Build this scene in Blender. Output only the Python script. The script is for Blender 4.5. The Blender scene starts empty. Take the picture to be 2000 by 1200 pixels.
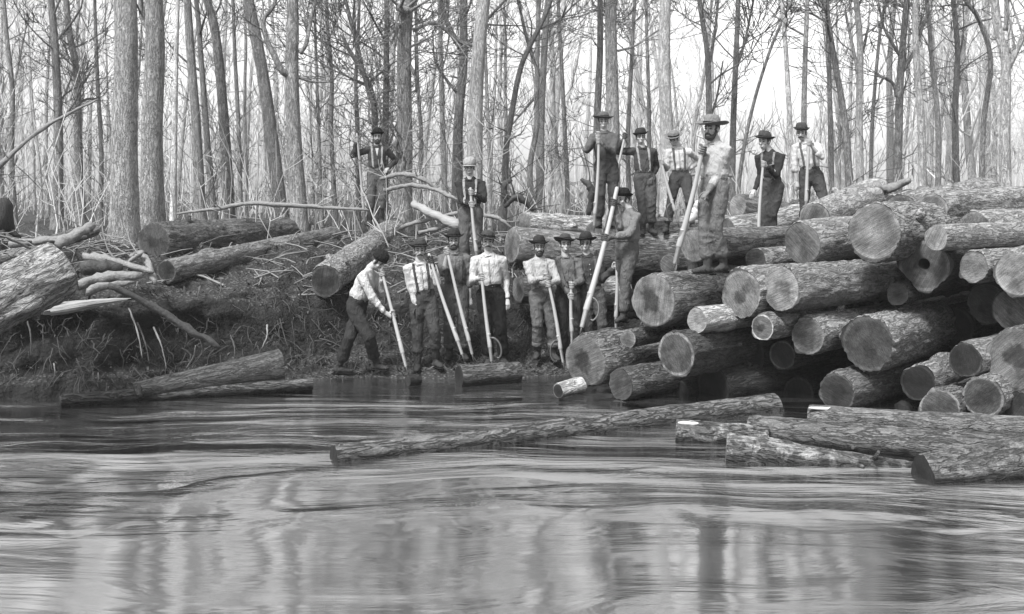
import bpy, math, random
from mathutils import Vector, Matrix, noise
from mathutils.bvhtree import BVHTree

# ------------------------------------------------------------------ camera, light, exposure
C = bpy.context.scene.collection
scene = bpy.context.scene
F, HZ, CH = 2144.0, 370.0, 2.45          # focal length and horizon in photo pixels, eye height over the water in metres
cam_d = bpy.data.cameras.new('camera'); cam = bpy.data.objects.new('camera', cam_d); C.objects.link(cam)
cam.location = (0, 0, CH); cam.rotation_euler = (math.radians(90), 0, 0)
cam_d.sensor_width = 36; cam_d.lens = 36 * F / 2000; cam_d.shift_y = -(600 - HZ) / 2000
cam_d.clip_start = 0.1; cam_d.clip_end = 2000
scene.camera = cam
SUN_EL, SUN_AZ = 54, 216                 # azimuth: where the light comes from, clockwise from +Y
world = bpy.data.worlds.new('World'); scene.world = world; world.use_nodes = True
nt = world.node_tree; nt.nodes.clear()
sky = nt.nodes.new('ShaderNodeTexSky'); sky.sky_type = 'NISHITA'; sky.sun_disc = False
sky.sun_elevation = math.radians(SUN_EL); sky.sun_rotation = math.radians(SUN_AZ)
sky.air_density = 4.0; sky.dust_density = 0.6; sky.ozone_density = 1.0
bw = nt.nodes.new('ShaderNodeRGBToBW'); bg = nt.nodes.new('ShaderNodeBackground'); wo = nt.nodes.new('ShaderNodeOutputWorld')
bg.inputs[1].default_value = 0.098
nt.links.new(sky.outputs[0], bw.inputs[0]); nt.links.new(bw.outputs[0], bg.inputs[0]); nt.links.new(bg.outputs[0], wo.inputs[0])
sun_d = bpy.data.lights.new('sun', 'SUN'); sun = bpy.data.objects.new('sun', sun_d); C.objects.link(sun)
sun_d.energy = 3.2; sun_d.angle = math.radians(14); sun_d.color = (1, 1, 1)
a, e = math.radians(SUN_AZ), math.radians(SUN_EL)
sun.rotation_euler = (-Vector((math.sin(a) * math.cos(e), math.cos(a) * math.cos(e), math.sin(e)))).to_track_quat('-Z', 'Y').to_euler()
scene.view_settings.view_transform = 'Standard'; scene.view_settings.look = 'None'
scene.view_settings.exposure = 1.25; scene.view_settings.gamma = 1.0
scene.render.engine = 'CYCLES'
scene.cycles.max_bounces = 6; scene.cycles.diffuse_bounces = 3; scene.cycles.glossy_bounces = 3
scene.cycles.transmission_bounces = 2; scene.cycles.volume_bounces = 0; scene.cycles.transparent_max_bounces = 4
scene.cycles.caustics_reflective = False; scene.cycles.sample_clamp_direct = 4.0; scene.cycles.sample_clamp_indirect = 3.0; scene.cycles.use_denoising = True

# ------------------------------------------------------------------ helpers
def W(px, py, Y):
    return Vector(((px - 1000) / F * Y, Y, CH - (py - HZ) / F * Y))

def tag(o, label=None, cat=None, group=None, kind=None):
    if label: o['label'] = label
    if cat: o['category'] = cat
    if group: o['group'] = group
    if kind: o['kind'] = kind
    return o

def empty(name, loc, label=None, cat=None, group=None):
    o = bpy.data.objects.new(name, None); C.objects.link(o); o.location = loc
    o.empty_display_size = .1
    return tag(o, label, cat, group)

class MB:
    def __init__(s): s.v = []; s.f = []
    def tube(s, pts, rad, n=8, flat=1.0, side=None, cap=True, jit=0, rng=None):
        pts = [Vector(p) for p in pts]; base = len(s.v); m = len(pts)
        prev = None
        for i, p in enumerate(pts):
            t = (pts[min(i+1, m-1)] - pts[max(i-1, 0)])
            t = t.normalized() if t.length > 1e-9 else Vector((0, 0, 1))
            if prev is None:
                u = Vector(side) if side is not None else (Vector((1, 0, 0)) if abs(t.x) < .8 else Vector((0, 1, 0)))
            else: u = prev
            if side is not None: u = Vector(side)
            u = u - t * u.dot(t)
            if u.length < 1e-6: u = t.orthogonal()
            u.normalize(); prev = u; w = t.cross(u)
            r = rad[i] if hasattr(rad, '__len__') else rad
            fl = flat[i] if hasattr(flat, '__len__') else flat
            for k in range(n):
                a = 2 * math.pi * k / n
                rr = r * (1 + (rng.uniform(-jit, jit) if jit else 0))
                s.v.append(p + u * (math.cos(a) * rr) + w * (math.sin(a) * rr * fl))
        for i in range(m - 1):
            for k in range(n):
                k2 = (k + 1) % n; b = base + i * n
                s.f.append((b + k, b + k2, b + n + k2, b + n + k))
        if cap:
            s.f.append(tuple(base + k for k in reversed(range(n))))
            s.f.append(tuple(base + (m - 1) * n + k for k in range(n)))
    def limb(s, pts, rad, n=12, flat=1.0, side=None):
        """a tube closed by rounded ends"""
        pts = [Vector(p) for p in pts]; rad = list(rad); fl = list(flat) if hasattr(flat, '__len__') else [flat] * len(pts)
        d0 = (pts[0] - pts[1]).normalized(); d1 = (pts[-1] - pts[-2]).normalized()
        P, R, L = [], [], []
        for a in (80, 55, 28):
            a = math.radians(a); P.append(pts[0] + d0 * rad[0] * math.sin(a) * .8); R.append(rad[0] * math.cos(a)); L.append(fl[0])
        P += pts; R += rad; L += fl
        for a in (28, 55, 80):
            a = math.radians(a); P.append(pts[-1] + d1 * rad[-1] * math.sin(a) * .8); R.append(rad[-1] * math.cos(a)); L.append(fl[-1])
        s.tube(P, R, n, L, side)
    def ball(s, c, ax, ay, az, n=12, m=8):
        c = Vector(c); base = len(s.v); ax, ay, az = Vector(ax), Vector(ay), Vector(az)
        s.v.append(c - az)
        for i in range(1, m):
            p = math.pi * i / m - math.pi / 2
            for k in range(n):
                a = 2 * math.pi * k / n
                s.v.append(c + (ax * math.cos(a) + ay * math.sin(a)) * math.cos(p) + az * math.sin(p))
        s.v.append(c + az); top = len(s.v) - 1
        flip = ax.cross(ay).dot(az) < 0
        fs = []
        for k in range(n):
            k2 = (k + 1) % n
            fs.append((base, base + 1 + k2, base + 1 + k))
            fs.append((top, base + 1 + (m - 2) * n + k, base + 1 + (m - 2) * n + k2))
            for i in range(m - 2):
                b = base + 1 + i * n
                fs.append((b + k, b + k2, b + n + k2, b + n + k))
        if flip: fs = [tuple(reversed(q)) for q in fs]
        s.f += fs
    def box(s, c, u, v, w):
        c, u, v, w = map(Vector, (c, u, v, w)); b = len(s.v)
        for a in (-1, 1):
            for bb in (-1, 1):
                for cc in (-1, 1): s.v.append(c + u * a + v * bb + w * cc)
        for q in ((0, 1, 3, 2), (4, 6, 7, 5), (0, 4, 5, 1), (2, 3, 7, 6), (0, 2, 6, 4), (1, 5, 7, 3)): s.f.append(tuple(b + i for i in q))
    def mesh(s, name, smooth=True):
        me = bpy.data.meshes.new(name); me.from_pydata([tuple(p) for p in s.v], [], s.f)
        if smooth: me.shade_smooth()
        me.update(); return me
    def build(s, name, mat, parent=None, smooth=True):
        return link(name, s.mesh(name, smooth), mat, parent)

def link(name, me, mat, parent=None):
    o = bpy.data.objects.new(name, me); C.objects.link(o)
    if mat is not None and not me.materials: me.materials.append(mat)
    if parent is not None: o.parent = parent
    return o

# ------------------------------------------------------------------ materials
class N:
    """tiny node builder"""
    def __init__(s, name):
        s.m = bpy.data.materials.new(name); s.m.use_nodes = True; s.t = s.m.node_tree; s.t.nodes.clear()
        s.out = s.t.nodes.new('ShaderNodeOutputMaterial')
    def n(s, typ, **kw):
        nd = s.t.nodes.new('ShaderNode' + typ)
        for k, v in kw.items(): setattr(nd, k, v)
        return nd
    def l(s, a, b): s.t.links.new(a, b)
    def put(s, sock, v):
        if isinstance(v, bpy.types.NodeSocket): s.l(v, sock)
        elif sock.type == 'RGBA' and not hasattr(v, '__len__'): sock.default_value = (v, v, v, 1)
        else: sock.default_value = v
    def math(s, op, a, b=0.0, c=None, clamp=False):
        nd = s.n('Math', operation=op, use_clamp=clamp); s.put(nd.inputs[0], a); s.put(nd.inputs[1], b)
        if c is not None: s.put(nd.inputs[2], c)
        return nd.outputs[0]
    def mix(s, f, a, b):
        nd = s.n('Mix', data_type='FLOAT'); s.put(nd.inputs[0], f); s.put(nd.inputs[2], a); s.put(nd.inputs[3], b); return nd.outputs[0]
    def coord(s, scale=(1, 1, 1), kind='Object', rot=(0, 0, 0), rnd=True):
        tc = s.n('TexCoord'); mp = s.n('Mapping'); s.l(tc.outputs[kind], mp.inputs[0])
        mp.inputs['Scale'].default_value = scale; mp.inputs['Rotation'].default_value = rot
        v = mp.outputs[0]
        if rnd:
            oi = s.n('ObjectInfo'); ad = s.n('VectorMath', operation='ADD')
            k = s.math('MULTIPLY', oi.outputs['Random'], 37.0)
            cb = s.n('CombineXYZ'); s.l(k, cb.inputs[0]); s.l(k, cb.inputs[1]); s.l(k, cb.inputs[2])
            s.l(v, ad.inputs[0]); s.l(cb.outputs[0], ad.inputs[1]); v = ad.outputs[0]
        return v
    def noise(s, v, sc, det=4, rough=.55, dist=0.0):
        nd = s.n('TexNoise'); s.l(v, nd.inputs['Vector']); nd.inputs['Scale'].default_value = sc
        nd.inputs['Detail'].default_value = det; nd.inputs['Roughness'].default_value = rough; nd.inputs['Distortion'].default_value = dist
        return nd.outputs[0]
    def vor(s, v, sc, feature='DISTANCE_TO_EDGE', rnd=1.0):
        nd = s.n('TexVoronoi', feature=feature); s.l(v, nd.inputs['Vector']); nd.inputs['Scale'].default_value = sc
        nd.inputs['Randomness'].default_value = rnd
        return nd.outputs[0]
    def ramp(s, f, *st):
        nd = s.n('ValToRGB'); s.put(nd.inputs[0], f); cr = nd.color_ramp
        while len(cr.elements) < len(st): cr.elements.new(.5)
        for e_, (p, c) in zip(cr.elements, st): e_.position = p; e_.color = (c, c, c, 1)
        return nd.outputs[0]
    def bump(s, h, dist, strength=1.0, normal=None):
        nd = s.n('Bump'); s.put(nd.inputs['Height'], h); nd.inputs['Distance'].default_value = dist; nd.inputs['Strength'].default_value = strength
        if normal is not None: s.l(normal, nd.inputs['Normal'])
        return nd.outputs[0]
    def done(s, col, rough=.85, bump=None, spec=.25, metal=0.0):
        p = s.n('BsdfPrincipled'); s.put(p.inputs['Base Color'], col); s.put(p.inputs['Roughness'], rough)
        s.put(p.inputs['Specular IOR Level'], spec); s.put(p.inputs['Metallic'], metal)
        if bump is not None: s.l(bump, p.inputs['Normal'])
        s.l(p.outputs[0], s.out.inputs[0]); return s.m

def bark_material(name, k=1.0):
    """bark: furrows along local Z; object colour R = tone, G = lichen"""
    m = N(name)
    v = m.coord((1, 1, .2)); v2 = m.coord((1, 1, .4)); v1 = m.coord((1, 1, 1))
    def ridge(vec, sc, det, dist):
        n_ = m.noise(vec, sc, det, .6, dist); return m.math('MULTIPLY', m.math('ABSOLUTE', m.math('SUBTRACT', n_, .5)), 2.0)
    cr = m.ramp(ridge(v, 17 * k, 3, .9), (0, 0), (.14, 1)); cr2 = m.ramp(ridge(v2, 38 * k, 3, .5), (0, .2), (.2, 1))
    pl = m.vor(v2, 26 * k, 'F1'); fine = m.noise(v2, 70 * k, 5, .7); big = m.noise(v1, 2.2 * k, 3)
    oi = m.n('ObjectInfo'); sp = m.n('SeparateColor'); m.l(oi.outputs['Color'], sp.inputs[0])
    tone = m.math('MULTIPLY', sp.outputs[0], m.mix(big, .6, 1.4))
    rd = oi.outputs['Random']
    tone = m.math('MULTIPLY', tone, m.mix(cr, m.math('MULTIPLY_ADD', rd, .35, .3 + (.22 if k > 1 else 0)), 1.0))
    tone = m.math('MULTIPLY', tone, m.mix(fine, .6, 1.4))
    tone = m.math('MULTIPLY', tone, m.mix(cr2, .7, 1.08)); tone = m.math('MULTIPLY', tone, m.mix(pl, 1.15, .8))
    li = m.ramp(m.noise(v1, 7 * k, 5, .65), (.50, 0), (.60, 1)); li = m.math('MULTIPLY', li, sp.outputs[1])
    tone = m.mix(li, tone, .36)
    geo = m.n('NewGeometry'); gs = m.n('SeparateXYZ'); m.l(geo.outputs['Position'], gs.inputs[0])
    wet = m.ramp(m.math('ADD', gs.outputs[2], m.math('MULTIPLY', m.math('SUBTRACT', m.noise(v1, 9, 3), .5), .10)), (.03, .38), (.09, 1)); tone = m.math('MULTIPLY', tone, wet)
    h = m.math('ADD', m.math('MULTIPLY', cr, .7), m.math('ADD', m.math('MULTIPLY', fine, .45), m.math('MULTIPLY', cr2, .25)))
    return m.done(tone, .9, m.bump(h, .034 / k, 1.0), .15)

def cut_material():
    """sawn log end; object colour R = face tone, G = heart tone, B = rim tone, alpha = radius (m)"""
    m = N('sawn_end')
    tc = m.n('TexCoord'); sx = m.n('SeparateXYZ'); m.l(tc.outputs['Object'], sx.inputs[0])
    oi = m.n('ObjectInfo'); sp = m.n('SeparateColor'); m.l(oi.outputs['Color'], sp.inputs[0])
    v = m.coord((1, 1, 1)); vr = m.n('VectorRotate', rotation_type='Z_AXIS'); m.l(tc.outputs['Object'], vr.inputs['Vector']); m.l(m.math('MULTIPLY', oi.outputs['Random'], 9.0), vr.inputs['Angle']); vm = m.n('VectorMath', operation='MULTIPLY_ADD'); m.l(vr.outputs[0], vm.inputs[0]); vm.inputs[1].default_value = (9, 1.2, 1); m.l(v, vm.inputs[2]); vd = vm.outputs[0]
    x, y = sx.outputs[0], sx.outputs[1]
    d = m.math('SQRT', m.math('ADD', m.math('MULTIPLY', x, x), m.math('MULTIPLY', y, y)))
    q = m.math('DIVIDE', d, oi.outputs['Alpha'])
    wob = m.noise(v, 5, 4, .6); fn = m.noise(v, 40, 4, .6); st = m.noise(vd, 9, 4, .6)
    qh = m.math('ADD', q, m.math('MULTIPLY', m.math('SUBTRACT', wob, .5), 1.3))
    heart = m.math('MULTIPLY', m.ramp(qh, (.28, 1), (.50, 0)), m.ramp(fn, (.3, .6), (.6, 1)))
    rim = m.ramp(m.math('ADD', q, m.math('MULTIPLY', m.math('SUBTRACT', fn, .5), .06)), (.80, 0), (.87, 1)); rim = m.math('MULTIPLY', rim, m.ramp(m.noise(v, 9, 3), (.35, .25), (.6, 1)))
    edge = m.ramp(m.math('ADD', q, m.math('MULTIPLY', m.math('SUBTRACT', fn, .5), .05)), (.93, 1), (.965, .35))
    rings = m.math('SINE', m.math('MULTIPLY', m.math('ADD', d, m.math('MULTIPLY', wob, .03)), 300))
    an = m.math('ARCTAN2', y, x); cv = m.n('CombineXYZ'); m.l(m.math('MULTIPLY', m.math('ABSOLUTE', an), 1.5), cv.inputs[0]); m.l(m.math('MULTIPLY', oi.outputs['Random'], 50.0), cv.inputs[1]); m.l(m.math('MULTIPLY', d, 1.2), cv.inputs[2])
    ck = m.noise(cv.outputs[0], 2.2, 3, .7); ck = m.ramp(m.math('MULTIPLY', m.math('ABSOLUTE', m.math('SUBTRACT', ck, .5)), 2.0), (.0, .35), (.035, 1))
    ck = m.mix(m.ramp(q, (.1, 1), (.75, 0)), 1.0, ck)
    tone = m.mix(heart, sp.outputs[0], sp.outputs[1]); tone = m.mix(rim, tone, sp.outputs[2])
    tone = m.math('MULTIPLY', tone, m.mix(m.ramp(st, (.35, 0), (.7, 1)), .6, 1.25))
    tone = m.math('MULTIPLY', tone, m.mix(m.ramp(wob, (.35, 0), (.65, 1)), .45, 1.15))
    tone = m.math('MULTIPLY', tone, m.math('MULTIPLY_ADD', rings, .09, 1.0)); tone = m.math('MULTIPLY', tone, ck)
    tone = m.math('MULTIPLY', tone, m.mix(fn, .8, 1.2)); tone = m.math('MULTIPLY', tone, edge)
    return m.done(tone, .8, m.bump(m.math('ADD', fn, st), .006, .6), .2)

def cloth(name, tone, var=.35, sc=1.0):
    m = N(name); v = m.coord((1, 1, .7)); big = m.noise(v, 7 * sc, 4, .6); f = m.noise(v, 160, 2)
    wr = m.noise(m.coord((1, 1, .45)), 22, 3, .6, 1.5)
    t = m.math('MULTIPLY', tone, m.mix(big, 1 - var * .45, 1 + var * .45)); t = m.math('MULTIPLY', t, m.mix(f, .8, 1.2))
    return m.done(t, .95, m.bump(m.math('ADD', m.math('MULTIPLY', wr, 1.0), m.math('MULTIPLY', f, .05)), .03, 1.0), .1)

def plain(name, tone, var=.3, sc=20, rough=.7, spec=.3, metal=0.0, bd=.003, stretch=(1, 1, 1)):
    m = N(name); v = m.coord(stretch); a = m.noise(v, sc, 4, .6)
    return m.done(m.math('MULTIPLY', tone, m.mix(a, 1 - var, 1 + var)), rough, m.bump(a, bd, .6), spec, metal)

M = {}
M['bark'] = bark_material('bark'); M['tree_bark'] = bark_material('tree_bark', 1.35)
M['cut'] = cut_material()
M['twig'] = plain('twig', .17, .4, 9)
M['far_twig'] = plain('far_twig', .46, .3, 4)  # pale tone puts the haze of distance into the colour
M['deadwood'] = plain('dead_wood', .17, .65, 26, stretch=(1, 1, 1), bd=.03)
M['dark_wood'] = plain('dark_dead_wood', .045, .6, 22, bd=.03)
M['greywood'] = plain('grey_split_wood', .24, .5, 30, stretch=(.25, .25, 1), bd=.02)
M['palewood'] = plain('split_wood', .40, .4, 30, stretch=(.25, .25, 1), bd=.02)
M['pole'] = plain('ash_handle', .31, .22, 30, .5, .4, stretch=(1, 1, .1))
M['iron'] = plain('worn_iron', .06, .35, 30, .45, .5, .3)
M['pale_iron'] = plain('bright_collar', .34, .2, 30, .45, .5, .2)
M['skin'] = plain('skin', .31, .22, 30, .6, .35, bd=.002)
M['hair'] = plain('hair', .035, .4, 60, .8)
M['eye'] = plain('eye', .03, .1, 30, .3)
M['leather'] = cloth('boot_leather', .045, .5)
M['leather_worn'] = cloth('worn_boot_leather', .05, .45)

def ground_material():
    m = N('bank_earth'); v = m.coord((1, 1, 1), rnd=False)
    a = m.noise(v, 1.3, 5, .6); b = m.noise(v, 9, 6, .7); c = m.vor(v, 22, 'F1'); d = m.noise(v, 45, 4, .7)
    geo = m.n('NewGeometry'); sp = m.n('SeparateXYZ'); m.l(geo.outputs['Normal'], sp.inputs[0])
    litter = m.ramp(m.math('ADD', sp.outputs[2], m.math('MULTIPLY', m.math('SUBTRACT', b, .5), .7)), (.74, 0), (1.05, 1))
    soil = m.math('MULTIPLY', m.mix(b, .008, .05), m.mix(a, .5, 1.5))
    leaf = m.math('MULTIPLY', m.mix(m.ramp(c, (0, 1), (.5, 0)), .05, .2), m.mix(d, .4, 1.6))
    t = m.mix(litter, soil, leaf)
    h = m.math('ADD', m.math('MULTIPLY', b, 1.2), m.math('ADD', m.math('MULTIPLY', c, -.5), m.math('MULTIPLY', d, .5)))
    return m.done(t, .95, m.bump(h, .07, 1.0), .1)
M['ground'] = ground_material()

def water_material():
    m = N('river_water')
    R = math.radians(-22)
    v = m.coord((.25, 1.25, 1), rot=(0, 0, R), rnd=False); vb = m.coord((.16, .8, 1), rot=(0, 0, math.radians(-12)), rnd=False)
    w = m.noise(m.coord((1, 1, 1), rnd=False), .5, 3)
    wc = m.n('VectorMath', operation='MULTIPLY_ADD'); wn = m.n('TexNoise'); m.l(m.coord((.35, .5, 1), rnd=False), wn.inputs['Vector']); wn.inputs['Scale'].default_value = .9; m.l(wn.outputs['Color'], wc.inputs[0]); wc.inputs[1].default_value = (1.3, 1.3, 0)
    m.l(vb, wc.inputs[2]); vb = wc.outputs[0]; wd = m.n('VectorMath', operation='MULTIPLY_ADD'); m.l(wn.outputs['Color'], wd.inputs[0]); wd.inputs[1].default_value = (1.0, 1.0, 0); m.l(v, wd.inputs[2]); v = wd.outputs[0]
    big = m.noise(vb, .95, 4, .5, 1.0); s1 = m.noise(v, 2.6, 5, .6, .8); s2 = m.noise(v, 11, 4, .6, .4)
    tc = m.n('TexCoord'); sx = m.n('SeparateXYZ'); m.l(tc.outputs['Object'], sx.inputs[0])
    far = m.ramp(m.math('ADD', m.math('DIVIDE', sx.outputs[1], 20.0), m.math('MULTIPLY_ADD', w, .10, -.05)), (.40, .13), (.48, .95), (.56, .8), (.66, .35))
    patch = m.ramp(m.noise(vb, .8, 2), (.35, .25), (.65, 1.0)); far = m.math('MULTIPLY', far, patch)
    h = m.math('ADD', m.math('MULTIPLY', big, 2.0), m.math('ADD', m.math('MULTIPLY', s1, .55), m.math('MULTIPLY', s2, .07)))
    bp = m.bump(m.math('MULTIPLY', h, far), .20, .8)
    fr = m.n('Fresnel'); fr.inputs['IOR'].default_value = 1.75; m.l(bp, fr.inputs['Normal'])
    gl = m.n('BsdfGlossy'); gl.inputs['Color'].default_value = (.92, .92, .92, 1); m.l(bp, gl.inputs['Normal'])
    m.put(gl.inputs['Roughness'], m.mix(w, .06, .13))
    df = m.n('BsdfDiffuse'); df.inputs[0].default_value = (.05, .05, .05, 1); m.l(bp, df.inputs['Normal'])
    mx = m.n('MixShader'); m.l(m.math('MULTIPLY_ADD', fr.outputs[0], .50, .62, clamp=True), mx.inputs[0]); m.l(df.outputs[0], mx.inputs[1]); m.l(gl.outputs[0], mx.inputs[2])
    m.l(mx.outputs[0], m.out.inputs[0]); return m.m
M['water'] = water_material()

# ------------------------------------------------------------------ terrain and water
def lerp_tab(x, tab):
    if x <= tab[0][0]: return tab[0][1:]
    for a_, b_ in zip(tab, tab[1:]):
        if x <= b_[0]:
            t = (x - a_[0]) / (b_[0] - a_[0]); return tuple(p + (q - p) * t for p, q in zip(a_[1:], b_[1:]))
    return tab[-1][1:]
#  x : shore Y, beach width, crest rise distance, crest height
SHORE = [(-40, 10.0, .1, 1.0, 1.1), (-7, 12.7, .12, .6, 1.0), (-5, 13.0, .2, .6, .98), (-3.4, 13.9, .35, .9, .95), (-2.2, 14.1, .75, 1.5, 1.0),
         (-.2, 14.3, .8, 1.1, 1.15), (1.0, 14.4, .8, 1.4, 1.0), (2.5, 14.6, .6, 1.6, .95), (40, 15.5, .5, 1.6, 1.0)]
def ground_z(x, y):
    ys, bw_, cr, ch = lerp_tab(x, SHORE)
    ys += .34 * noise.noise(Vector((x * .8, 3.1, 0)))
    d = y - ys
    if d < 0: z = max(-1.2, d * .35)
    elif d < bw_: z = .18 * d / bw_
    else:
        t = min(1, (d - bw_) / cr); z = .18 + (ch - .18) * (t * t * (3 - 2 * t))
        if t >= 1: z += (1.5 - ch) * min(1, (d - bw_ - cr) / 2.5)
    amp = .03 + .17 * min(1, max(0, d) / .6)
    n_ = noise.noise(Vector((x * 1.3, y * 1.3, 0))) + .55 * noise.noise(Vector((x * 3.7, y * 3.7, 5))) + .35 * noise.noise(Vector((x * 9, y * 9, 9)))
    z += amp * n_ * .8
    if y > 22: z += .25 * noise.noise(Vector((x * .12, y * .12, 2))) * min(1, (y - 22) / 15)
    return z
def steps(segs):
    out = [segs[0][0]]
    for a_, b_, st in segs:
        n_ = max(1, round((b_ - a_) / st)); out += [a_ + (b_ - a_) * (i + 1) / n_ for i in range(n_)]
    return out
xs = steps([(-300, -60, 30), (-60, -12, 3), (-12, -8, .3), (-8, 3, .055), (3, 10, .16), (10, 60, 3), (60, 300, 30)])
ys_ = steps([(-20, 8, 4), (8, 12.4, .8), (12.4, 18.5, .05), (18.5, 24, .25), (24, 60, 1.5), (60, 500, 40)])
g = MB()
for y in ys_:
    for x in xs:
        z = ground_z(x, y); dy = 0
        if x < 1 and 12 < y < 16.5:      # overhanging lip and hollows of the undercut bank
            m_ = min(1, max(0, (1 - x) / 3)) * min(1, max(0, 16.5 - y))
            dy = -m_ * (.42 * math.exp(-((z - .98) / .3) ** 2) * (.6 + 1.2 * noise.noise(Vector((x * 1.1, z * 2, 4)))) + .16 * noise.noise(Vector((x * 3.5, z * 5, 8))) + .07 * noise.noise(Vector((x * 11, z * 14, 1))))
        g.v.append((x, y + dy, z))
nx = len(xs)
for j in range(len(ys_) - 1):
    for i in range(nx - 1):
        b = j * nx + i; g.f.append((b, b + 1, b + nx + 1, b + nx))
ground = tag(g.build('ground', M['ground']), kind='structure')
wt = MB(); wt.v = [(-120, -60, 0), (120, -60, 0), (120, 17, 0), (-120, 17, 0)]; wt.f = [(0, 1, 2, 3)]
tag(wt.build('river_water', M['water'], smooth=False), kind='structure')

# ------------------------------------------------------------------ logs
LOGS = []
def outline(a, seed, lobes):
    v = Vector((math.cos(a), math.sin(a), seed))
    r = 1 + .15 * noise.noise(v * .9) + .07 * noise.noise(v * 2.1)
    for (ang, width, amt) in lobes:
        d = (a - math.radians(ang) + math.pi) % (2 * math.pi) - math.pi
        r += amt * math.exp(-(d / math.radians(width)) ** 2)
    return r
def make_log(p0, p1, r0, label, r1=None, tone=.2, lichen=0.0, end=(.22, .14, .34), lobes=(), name='log', cat='log', group=None,
             rough=1.0, hollow=None, bow=0.0, seed=None, round_far=False, nearcut=True):
    p0, p1 = Vector(p0), Vector(p1); L = (p1 - p0).length; r1 = r0 * .9 if r1 is None else r1
    seed = len(LOGS) * 7.31 + 1 if seed is None else seed
    na = max(20, min(72, int(2 * math.pi * r0 / .025))); nl = max(10, min(110, int(L / .05)))
    mb = MB(); rr = rough * min(1, r0 / .2)
    zs = [-.0] + [L * (i / nl) for i in range(nl + 1)][1:]
    def rad(i, k, z):
        t = z / L; a = 2 * math.pi * k / na; r = (r0 + (r1 - r0) * t) * outline(a + .15 * t, seed, lobes)
        q = Vector((math.cos(a) * r, math.sin(a) * r, z * .35 + seed))
        crack = abs(noise.noise(Vector((q.x * 15, q.y * 15, q.z * 8)) + Vector((noise.noise(q * 20),) * 3) * .5)); big = noise.noise(q * 2.5); fine = noise.noise(q * 30)
        r += rr * (.013 * min(crack * 3, 1) - .008 + .018 * big + .006 * fine)
        knot = noise.noise(Vector((math.cos(a) * 1.2, math.sin(a) * 1.2, z * 1.7 + seed * 3)))
        r += rr * .05 * max(0, knot - .45) * 3
        if i < 3: r *= 1 + .03 * noise.noise(Vector((a * 7, seed, i * .4))) + .02 * noise.noise(Vector((a * 19, seed, 3)))
        if round_far and t > .93: r *= math.sqrt(max(.02, 1 - ((t - .93) / .07) ** 2 * .75))
        return r, a
    rows = []
    for i, z in enumerate(zs):
        row = []
        for k in range(na):
            r, a = rad(i, k, z); bx = bow * math.sin(math.pi * z / L)
            if i == 0: r *= .965
            row.append(len(mb.v)); mb.v.append((math.cos(a) * r + bx, math.sin(a) * r, z + (.012 if i == 0 else 0)))
        rows.append(row)
    # chamfered lip at the near end
    lip = []
    for k in range(na):
        x, y, z = mb.v[rows[0][k]]; lip.append(len(mb.v)); mb.v.append((x * .985, y * .985, 0))
    rows.insert(0, lip)
    for i in range(len(rows) - 1):
        for k in range(na):
            k2 = (k + 1) % na; mb.f.append((rows[i][k], rows[i][k2], rows[i + 1][k2], rows[i + 1][k]))
    krng = random.Random(int(seed * 10))
    if L > 1.5:
        for _k in range(krng.randint(1, 4)):      # stubs of cut limbs
            a = krng.uniform(0, 6.28); z = krng.uniform(.3, L * .9); rs_ = r0 * krng.uniform(.10, .2); u = Vector((math.cos(a), math.sin(a), krng.uniform(.1, .6))).normalized()
            c = Vector((math.cos(a), math.sin(a), 0)) * (r0 + (r1 - r0) * z / L) * .9 + Vector((0, 0, z))
            mb.tube([c, c + u * (r0 * .16 + .01), c + u * (r0 * .2 + krng.uniform(.02, .07))], [rs_ * 1.6, rs_ * 1.1, rs_ * .9], 10, jit=.06, rng=krng)
    root = empty(name, p0, label, cat, group)
    root.rotation_mode = 'QUATERNION'; root.rotation_quaternion = (p1 - p0).to_track_quat('Z', 'Y')
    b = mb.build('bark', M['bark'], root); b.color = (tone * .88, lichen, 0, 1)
    ends = []
    for (row, z, first) in ((rows[0], 0, True), (rows[-1], L, False)):
        if first and not nearcut: continue
        e_ = MB(); rings = (1.0, .86, .6, .3) if not hollow else (1.0, .86, .6, .4)
        cx = sum(mb.v[i][0] for i in row) / na; cy = sum(mb.v[i][1] for i in row) / na
        hx, hy, hr = (hollow if (hollow and first) else (0, 0, 0))
        for ri, q in enumerate(rings):
            for i in row:
                x, y, _ = mb.v[i]; x -= cx; y -= cy
                if hollow and first:
                    a = math.atan2(y, x); ox, oy = hx * r0 + math.cos(a) * hr * r0, hy * r0 + math.sin(a) * hr * r0
                    t = 1 - ri / 3; x, y = ox + (x - ox) * t, oy + (y - oy) * t
                else: x, y = x * q, y * q
                dz = .004 * noise.noise(Vector((x * 20, y * 20, seed))) if ri else 0
                e_.v.append((x + cx, y + cy, z + dz))
        n_ = na
        if hollow and first:
            for k in range(n_):
                x, y, _z = e_.v[3 * n_ + k]; e_.v.append(((x - hx * r0) * .8 + hx * r0, (y - hy * r0) * .8 + hy * r0, .5))
        nr = len(e_.v) // n_
        for ri in range(nr - 1):
            for k in range(n_):
                k2 = (k + 1) % n_; q = (ri * n_ + k, (ri + 1) * n_ + k, (ri + 1) * n_ + k2, ri * n_ + k2)
                e_.f.append(q if first else tuple(reversed(q)))
        last = tuple((nr - 1) * n_ + k for k in range(n_)); e_.f.append(tuple(reversed(last)) if first else last)
        o = e_.build('cut_end', M['cut'], root, smooth=False)
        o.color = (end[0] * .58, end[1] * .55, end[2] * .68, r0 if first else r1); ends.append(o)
    LOGS.append((label, p0, p1, r0, r1))
    return root

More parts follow.
